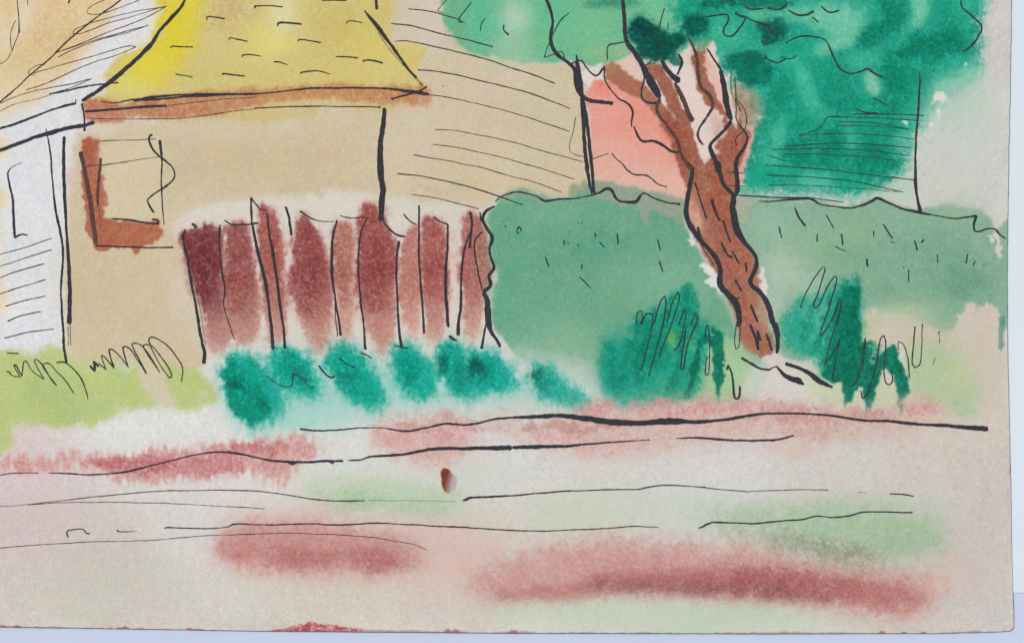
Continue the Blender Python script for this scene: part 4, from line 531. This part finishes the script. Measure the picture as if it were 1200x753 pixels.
INK[0, 563] = [
 (.6, [(-10, 120), (60, 115), (130, 110)]), ([.8, 1, 1, 1, 1, 1.1, 1.1, 1.2, 1.2, 1.2, 1.4, 1.4, 1.6, 1.2], [(130, 110), (300, 90), (500, 68), (700, 50), (850, 45), (1000, 43), (1189, 46), (1249, 53), (1349, 67), (1429, 81), (1489, 89), (1569, 92), (1639, 93), (1694, 91)]),
 (.8, [(130, 112), (250, 103), (400, 99), (550, 100), (750, 103), (950, 113), (1189, 126), (1229, 129)]), (1.4, [(317, 262), (313, 235), (340, 228), (385, 224), (403, 242), (418, 243)]), ([2, 1.2, .6], [(542, 230), (560, 235), (640, 234)]), (2, [(542, 231), (552, 234)]),
 ([2, 1.6, 1.4, 1.2, 1.4, 2, 1.4, 1.4, 1.4, 1.4], [(765, 222), (770, 216), (860, 219), (1000, 220), (1060, 212), (1085, 200), (1189, 203), (1259, 204), (1369, 200), (1489, 200)]),
 (.8, [(-10, 313), (200, 295), (420, 283), (700, 275), (950, 255), (1189, 246), (1339, 243), (1509, 247), (1689, 258), (1809, 275), (1909, 292), (1954, 307), (1982, 322)])]
INK[300, 563] = [
 (.35, [(520, 91), (700, 92), (930, 94)]), ([1.4, 2.4, 2.4, 2, 1.6, 1.6, 1.4, 1.4, 1.3, 1.2, 1.3, 1.2, 1, 1, .9], [(960, 92), (975, 88), (990, 79), (1050, 76), (1189, 68), (1289, 60), (1439, 48), (1589, 43), (1689, 40), (1769, 40), (1829, 28), (1909, 20), (2039, 27), (2189, 42), (2289, 50)]), (.9, [(2289, 50), (2378, 46), (2458, 42), (2548, 40), (2658, 44)]),
 ([1.4, 1.4, 1.4, 1.6, 1.4, 1.4, 1.4, 1.3, 1.2, 1.3, 1.2, 1.2, 1, .7], [(300, 200), (420, 204), (530, 196), (700, 201), (850, 210), (1000, 218), (1189, 229), (1319, 233), (1489, 226), (1609, 222), (1689, 216), (1759, 211), (1819, 213), (1869, 214)]), (2, [(65, 204), (80, 204)]), (1.8, [(180, 201), (188, 202)])]
INK[600, 563] = [([.9, 1.6, 2, 1.8, 1.6, 1.6, 1.5, 1.4, 1.5, 1.4, 1.4, 1.4, 1.4, 1.4, 1.4], [(862, 220), (885, 212), (905, 200), (935, 192), (1060, 195), (1140, 197), (1189, 192), (1269, 184), (1349, 178), (1409, 165), (1489, 168), (1559, 163), (1619, 148), (1669, 143), (1859, 147)])]
INK[900, 563] = [(1.2, [(565, 60), (620, 62), (650, 66), (676, 71)]), (.4, [(415, 50), (460, 54)])]

OWN = {}   # strokes whose owner is not the patch under their middle
def owner_of(P, org):
    xs = [int(np.clip(x - X0, 0, NW - 2)) for x, y in P]; ys = [int(np.clip(y - Y0, 0, NH - 2)) for x, y in P]
    v = REG[ys, xs]; v = v[v != KEY['paper']] if (v != 0).any() else v
    return int(np.bincount(v).argmax())

SPOTW = {}
strokes = []                            # (owner, points, widths, tint)
def chain(P, Wd, step=.9):
    P = np.array(P, float); n = len(P)
    Wd = np.full(n, float(Wd)) if np.isscalar(Wd) else np.interp(np.linspace(0, 1, n), np.linspace(0, 1, len(Wd)), Wd)
    pp, ww = [], []
    for i in range(n - 1):
        p0 = P[max(i - 1, 0)]; p1 = P[i]; p2 = P[i + 1]; p3 = P[min(i + 2, n - 1)]
        L = np.hypot(*(p2 - p1)); m = max(2, int(L / step)); tn = .42
        if i > 0 and np.dot(p1 - p0, p2 - p1) < -.2 * np.hypot(*(p1 - p0)) * L: p0 = p1
        if i < n - 2 and np.dot(p2 - p1, p3 - p2) < -.2 * np.hypot(*(p3 - p2)) * L: p3 = p2
        l0 = max(np.hypot(*(p2 - p0)), 1e-6); l1 = max(np.hypot(*(p3 - p1)), 1e-6)
        m1 = (p2 - p0) / l0 * L; m2 = (p3 - p1) / l1 * L
        for k in range(m):
            t = k / m; h = t * t * (3 - 2 * t)
            pp.append((2 * t ** 3 - 3 * t * t + 1) * p1 + (t ** 3 - 2 * t * t + t) * m1 + (-2 * t ** 3 + 3 * t * t) * p2 + (t ** 3 - t * t) * m2)
            ww.append(Wd[i] * (1 - h) + Wd[i + 1] * h)
    pp.append(P[-1]); ww.append(Wd[-1])
    return np.array(pp), np.array(ww)
ORG = {'trunk_wash': (600, 0), 'window_wash': (0, 190)}
FORCE = {'trunk_wash': 'tree', 'window_wash': 'window_frame'}
for key, lst in INK.items():
    ox, oy = ORG.get(key, key)
    for wd, pts in lst:
        P, Wd = chain([(ox + x / 3.963, oy + y / 3.963) for x, y in pts], wd)
        strokes.append((KEY[FORCE[key]] if key in FORCE else owner_of(P, key), P, Wd, 1 if key in FORCE else 0))

# ------------------------------------------------------------------ turning field and strokes into meshes
def edge_right(y): return np.interp(y, [-60, 0, 60, 190, 300, 380, 430, 540, 563, 650, 720, 744], [1186, 1185, 1184.3, 1181.6, 1180, 1180.2, 1181, 1183.4, 1184.2, 1185.6, 1187.6, 1188])
def edge_low(x): return np.interp(x, [-60, 0, 100, 300, 600, 900, 1100, 1170, 1190], [732.5, 733.6, 735, 738.4, 740.8, 741.6, 741.2, 739.8, 738.5])
en = gauss(rng.standard_normal((1, 2000)), 2.2, .01)[0]; en = en / en.std()
VX, VY = GX.copy(), GY.copy()
rx = edge_right(GY) + .10 * en[:NH][:, None]; ly = edge_low(GX) + .22 * en[NH:NH + 1][0] + 0
ly = edge_low(GX) + .09 * np.resize(en[::-1], NW)[None, :]
t = np.clip((GX - 1150) / (X1 - 1150), 0, 1); VX = GX + t * (rx - X1)
s_ = np.clip((GY - 715) / (Y1 - 715), 0, 1); VY = GY + s_ * (ly - Y1)
cr = np.clip((GX - (X1 - 8)) / 8, 0, 1) * np.clip((GY - (Y1 - 8)) / 8, 0, 1)     # the worn corner
VX -= 2.0 * cr ** 2; VY -= 2.0 * cr ** 2
TOP = .0009
VZ = TOP + .000010 * N2 + .000006 * N1 + .00001 * M5 + .000025 * noise(110)
wy = (VY - 376.5) * -PX; wx = (VX - 600) * PX

def to_lin(c):
    c = c / 255.0
    return np.where(c <= .04045, c / 12.92, ((c + .055) / 1.055) ** 2.4)
LIN = np.clip(to_lin(C) / EXPO, .002, .95)

def mat_new(name):
    m = bpy.data.materials.new(name); m.use_nodes = True
    n = m.node_tree; b = n.nodes['Principled BSDF']
    return m, n, b
def add(n, t, **k):
    q = n.nodes.new(t)
    for a, v in k.items(): setattr(q, a, v)
    return q

# painted paper: pigment from the field, grain and tooth from noise
mp, n, b = mat_new('painted_paper')
b.inputs['Roughness'].default_value = .92; b.inputs['Specular IOR Level'].default_value = .12
at = add(n, 'ShaderNodeAttribute', attribute_name='pigment')
tc = add(n, 'ShaderNodeTexCoord')
nz = add(n, 'ShaderNodeTexNoise'); nz.inputs['Scale'].default_value = 1500; nz.inputs['Detail'].default_value = 3; nz.inputs['Roughness'].default_value = .6
n.links.new(tc.outputs['Object'], nz.inputs['Vector'])
mr = add(n, 'ShaderNodeMapRange'); mr.inputs['From Min'].default_value = .3; mr.inputs['From Max'].default_value = .7; mr.inputs['To Min'].default_value = .93; mr.inputs['To Max'].default_value = 1.07
n.links.new(nz.outputs['Fac'], mr.inputs['Value'])
mx = add(n, 'ShaderNodeVectorMath', operation='SCALE')
n.links.new(at.outputs['Color'], mx.inputs[0]); n.links.new(mr.outputs[0], mx.inputs['Scale'])
n.links.new(mx.outputs[0], b.inputs['Base Color'])
bu = add(n, 'ShaderNodeBump'); bu.inputs['Strength'].default_value = .5; bu.inputs['Distance'].default_value = .00003
n2 = add(n, 'ShaderNodeTexNoise'); n2.inputs['Scale'].default_value = 1100; n2.inputs['Detail'].default_value = 4
n.links.new(tc.outputs['Object'], n2.inputs['Vector']); n.links.new(n2.outputs['Fac'], bu.inputs['Height']); n.links.new(bu.outputs[0], b.inputs['Normal'])

def ink_mat(name, c1, c2):
    m, n, b = mat_new(name)
    b.inputs['Roughness'].default_value = .75; b.inputs['Specular IOR Level'].default_value = .2
    tc = add(n, 'ShaderNodeTexCoord'); nz = add(n, 'ShaderNodeTexNoise'); nz.inputs['Scale'].default_value = 900; nz.inputs['Detail'].default_value = 4
    cr = add(n, 'ShaderNodeValToRGB'); cr.color_ramp.elements[0].position = .35; cr.color_ramp.elements[1].position = .75
    cr.color_ramp.elements[0].color = (*c1, 1); cr.color_ramp.elements[1].color = (*c2, 1)
    n.links.new(tc.outputs['Object'], nz.inputs['Vector']); n.links.new(nz.outputs['Fac'], cr.inputs[0]); n.links.new(cr.outputs[0], b.inputs['Base Color'])
    return m
mi = ink_mat('black_ink', (.026, .026, .029), (.048, .047, .051))
mw = ink_mat('diluted_ink', (.062, .034, .03), (.15, .075, .06))

col = S.collection
def link(name, me, parent=None, label=None):
    o = bpy.data.objects.new(name, me); col.objects.link(o)
    if parent: o.parent = parent
    if label: o['label'] = label
    return o

def mesh_np(name, V, Fs, mats, mi_idx, colr):
    me = bpy.data.meshes.new(name)
    me.vertices.add(len(V)); me.vertices.foreach_set('co', V.astype(np.float32).ravel())
    me.loops.add(Fs.size); me.loops.foreach_set('vertex_index', Fs.astype(np.int32).ravel())
    me.polygons.add(len(Fs)); me.polygons.foreach_set('loop_start', np.arange(0, Fs.size, 4, dtype=np.int32))
    for m in mats: me.materials.append(m)
    me.polygons.foreach_set('material_index', mi_idx.astype(np.int32))
    ca = me.color_attributes.new('pigment', 'FLOAT_COLOR', 'POINT')
    ca.data.foreach_set('color', np.concatenate([colr, np.ones((len(V), 1))], 1).astype(np.float32).ravel())
    me.update(calc_edges=True)
    return me

def ribbon(P, Wd, idx):
    """a pen stroke as a thin strip of dried ink with a slightly broken outline"""
    n_ = len(P)
    T = np.gradient(P, axis=0); T /= np.maximum(np.hypot(T[:, 0], T[:, 1]), 1e-9)[:, None]
    Nn = np.stack([-T[:, 1], T[:, 0]], 1)
    r = np.random.default_rng(1000 + idx)
    def w1(s):
        a = r.standard_normal(n_ + 40); k = np.exp(-.5 * (np.arange(-20, 21) / s) ** 2); a = np.convolve(a, k, 'valid')[:n_]; return a / math.sqrt((k ** 2).sum())
    slow = w1(9)
    Wd = Wd * (np.interp(Wd, [1, 1.6, 3], [1, 1.08, 1.15]) if n_ > 26 else .88)
    h = Wd / 2 * (1 + np.clip(.10 * slow, -.25, .2))
    wob = .16 * w1(6)[:, None] * Nn
    ha = h + .12 * np.minimum(1, Wd / 2) * w1(.9) + .04 * Wd * w1(2.5); hb = h + .12 * np.minimum(1, Wd / 2) * w1(.9) + .04 * Wd * w1(2.5)
    thin = np.clip(1.35 - Wd, 0, 1)
    brk = 1 - thin * .55 * (w1(2.2) > 1.1)          # fine lines skip on the grain
    ends = np.minimum(1, (np.minimum(np.arange(n_), np.arange(n_)[::-1]) * .9 + .35) / np.maximum(Wd * .35, .5))
    ha = np.maximum(ha * brk, .12) * ends; hb = np.maximum(hb * brk, .12) * ends
    A = P + wob + Nn * ha[:, None]; Bq = P + wob - Nn * hb[:, None]
    ii = np.clip(np.round(P[:, 1] - Y0).astype(int), 0, NH - 1); jj = np.clip(np.round(P[:, 0] - X0).astype(int), 0, NW - 1)
    z = VZ[ii, jj] + .00006 + (idx % 60) * 1.2e-6 + np.arange(n_) * 6e-8
    V = np.empty((2 * n_, 3)); V[0::2, 0] = (A[:, 0] - 600) * PX; V[0::2, 1] = -(A[:, 1] - 376.5) * PX; V[1::2, 0] = (Bq[:, 0] - 600) * PX; V[1::2, 1] = -(Bq[:, 1] - 376.5) * PX
    V[0::2, 2] = z; V[1::2, 2] = z
    k = np.arange(n_ - 1) * 2
    return V, np.stack([k, k + 1, k + 3, k + 2], 1)

VERT = np.stack([wx, wy, VZ], -1).reshape(-1, 3); LC = LIN.reshape(-1, 3)
def build_part(name, reg, parent, label):
    jj, ii = np.nonzero(REG == reg)
    a = jj * NW + ii
    q = np.stack([a, a + NW, a + NW + 1, a + 1], 1)
    u, inv = np.unique(q, return_inverse=True)
    V = [VERT[u]]; Fq = [inv.reshape(-1, 4)]; M = [np.zeros(len(q))]; CC = [LC[u]]; nv = len(u)
    if True:                           # the cut edge of the sheet where it belongs to this part
        for rows in (('r', jj[ii == NW - 2]), ('l', jj[ii == 0]), ('b', ii[jj == NH - 2]), ('t', ii[jj == 0])):
            side, k = rows
            if not len(k): continue
            if side == 'r': p, q_ = k * NW + NW - 1, (k + 1) * NW + NW - 1
            elif side == 'l': p, q_ = (k + 1) * NW, k * NW
            elif side == 'b': p, q_ = (NH - 1) * NW + k + 1, (NH - 1) * NW + k
            else: p, q_ = k, k + 1
            P3, Q3 = VERT[p], VERT[q_]; m = len(p)
            lo = lambda A_: np.stack([A_[:, 0], A_[:, 1], np.full(len(A_), .0003)], 1)
            V.append(np.concatenate([P3, lo(P3), lo(Q3), Q3])); ar = np.arange(m)
            Fq.append(np.stack([ar, ar + m, ar + 2 * m, ar + 3 * m], 1) + nv); nv += 4 * m
            M.append(np.zeros(m)); CC.append(np.concatenate([LC[p], LC[p] * .75, LC[q_] * .75, LC[q_]]))
    for idx, (ow, P, Wd, tint) in enumerate(strokes):
        if ow != reg: continue
        v, f = ribbon(P, Wd, idx)
        V.append(v); Fq.append(f + nv); nv += len(v); M.append(np.full(len(f), 1 + tint)); CC.append(np.full((len(v), 3), .03))
    me = mesh_np(name, np.concatenate(V), np.concatenate(Fq), [mp, mi, mw], np.concatenate(M), np.concatenate(CC))
    return link(name, me, parent, label)

root = bpy.data.objects.new('watercolour_painting', None); col.objects.link(root)
root['label'] = 'loose ink and watercolour painting of houses, maroon fence and tree on toned paper'
root['category'] = 'painting'
made = {}
order = ['paper'] + [p[0] for p in PARTS]
made['paper'] = build_part('paper', 0, root, 'bare toned paper between the painted areas')
BUSHL = ['widest teal bush at the lawn end of the row, two dark streaks in it', 'teal bush under the gap between first pickets', None, None, None, 'teal bush with the darkest blot, last of the joined row', 'small teal bush standing apart at the end of the row']
top_first = [p for p in PARTS if p[2] is None] + [p for p in PARTS if p[2] is not None]
for key, name, par, label, poly in top_first:
    if key.startswith('bush'): label = BUSHL[int(key[4:])]
    if key == 'picket0': label = 'darkest maroon picket at the house end'
    made[key] = build_part(name, KEY[key], made[par] if par else root, label)

# ------------------------------------------------------------------ what the sheet lies on
def slab(name, x0, y0, x1, y1, zb, zt, m, soft=0, seg=1):
    import bmesh
    bm = bmesh.new()
    bmesh.ops.create_cube(bm, size=1)
    for v in bm.verts:
        v.co = ((x0 if v.co.x < 0 else x1), (y0 if v.co.y < 0 else y1), (zb if v.co.z < 0 else zt))
    if soft: bmesh.ops.bevel(bm, geom=[e for e in bm.edges], offset=soft, segments=3, affect='EDGES')
    me = bpy.data.meshes.new(name); bm.to_mesh(me); bm.free(); me.materials.append(m)
    return me
def board_mat(name, rgb, var=.02, sc=14):
    m, n, b = mat_new(name)
    b.inputs['Roughness'].default_value = .85; b.inputs['Specular IOR Level'].default_value = .15
    tc = add(n, 'ShaderNodeTexCoord'); nz = add(n, 'ShaderNodeTexNoise'); nz.inputs['Scale'].default_value = sc; nz.inputs['Detail'].default_value = 5
    L = to_lin(np.array(rgb, float)) / EXPO
    cr = add(n, 'ShaderNodeValToRGB'); cr.color_ramp.elements[0].position = .3; cr.color_ramp.elements[1].position = .7
    cr.color_ramp.elements[0].color = (*(np.clip(L * (1 - var), 0, .95)), 1); cr.color_ramp.elements[1].color = (*(np.clip(L * (1 + var), 0, .95)), 1)
    n.links.new(tc.outputs['Object'], nz.inputs['Vector']); n.links.new(nz.outputs['Fac'], cr.inputs[0]); n.links.new(cr.outputs[0], b.inputs['Base Color'])
    return m
tab = link('tabletop', slab('tabletop', -1.2, -.8, 1.2, .8, -.03, 0, board_mat('lavender_laminate', (197, 207, 231)), .003))
tab['kind'] = 'structure'
by = (376.5 - 694) * PX
bk = link('backing_sheet', slab('backing_sheet', -.45, by, .42, .42, .00002, .00028, board_mat('pale_blue_board', (216, 226, 236))), None,
          'pale blue-white backing sheet lying under the painting on the lavender table')
bk['category'] = 'backing sheet'
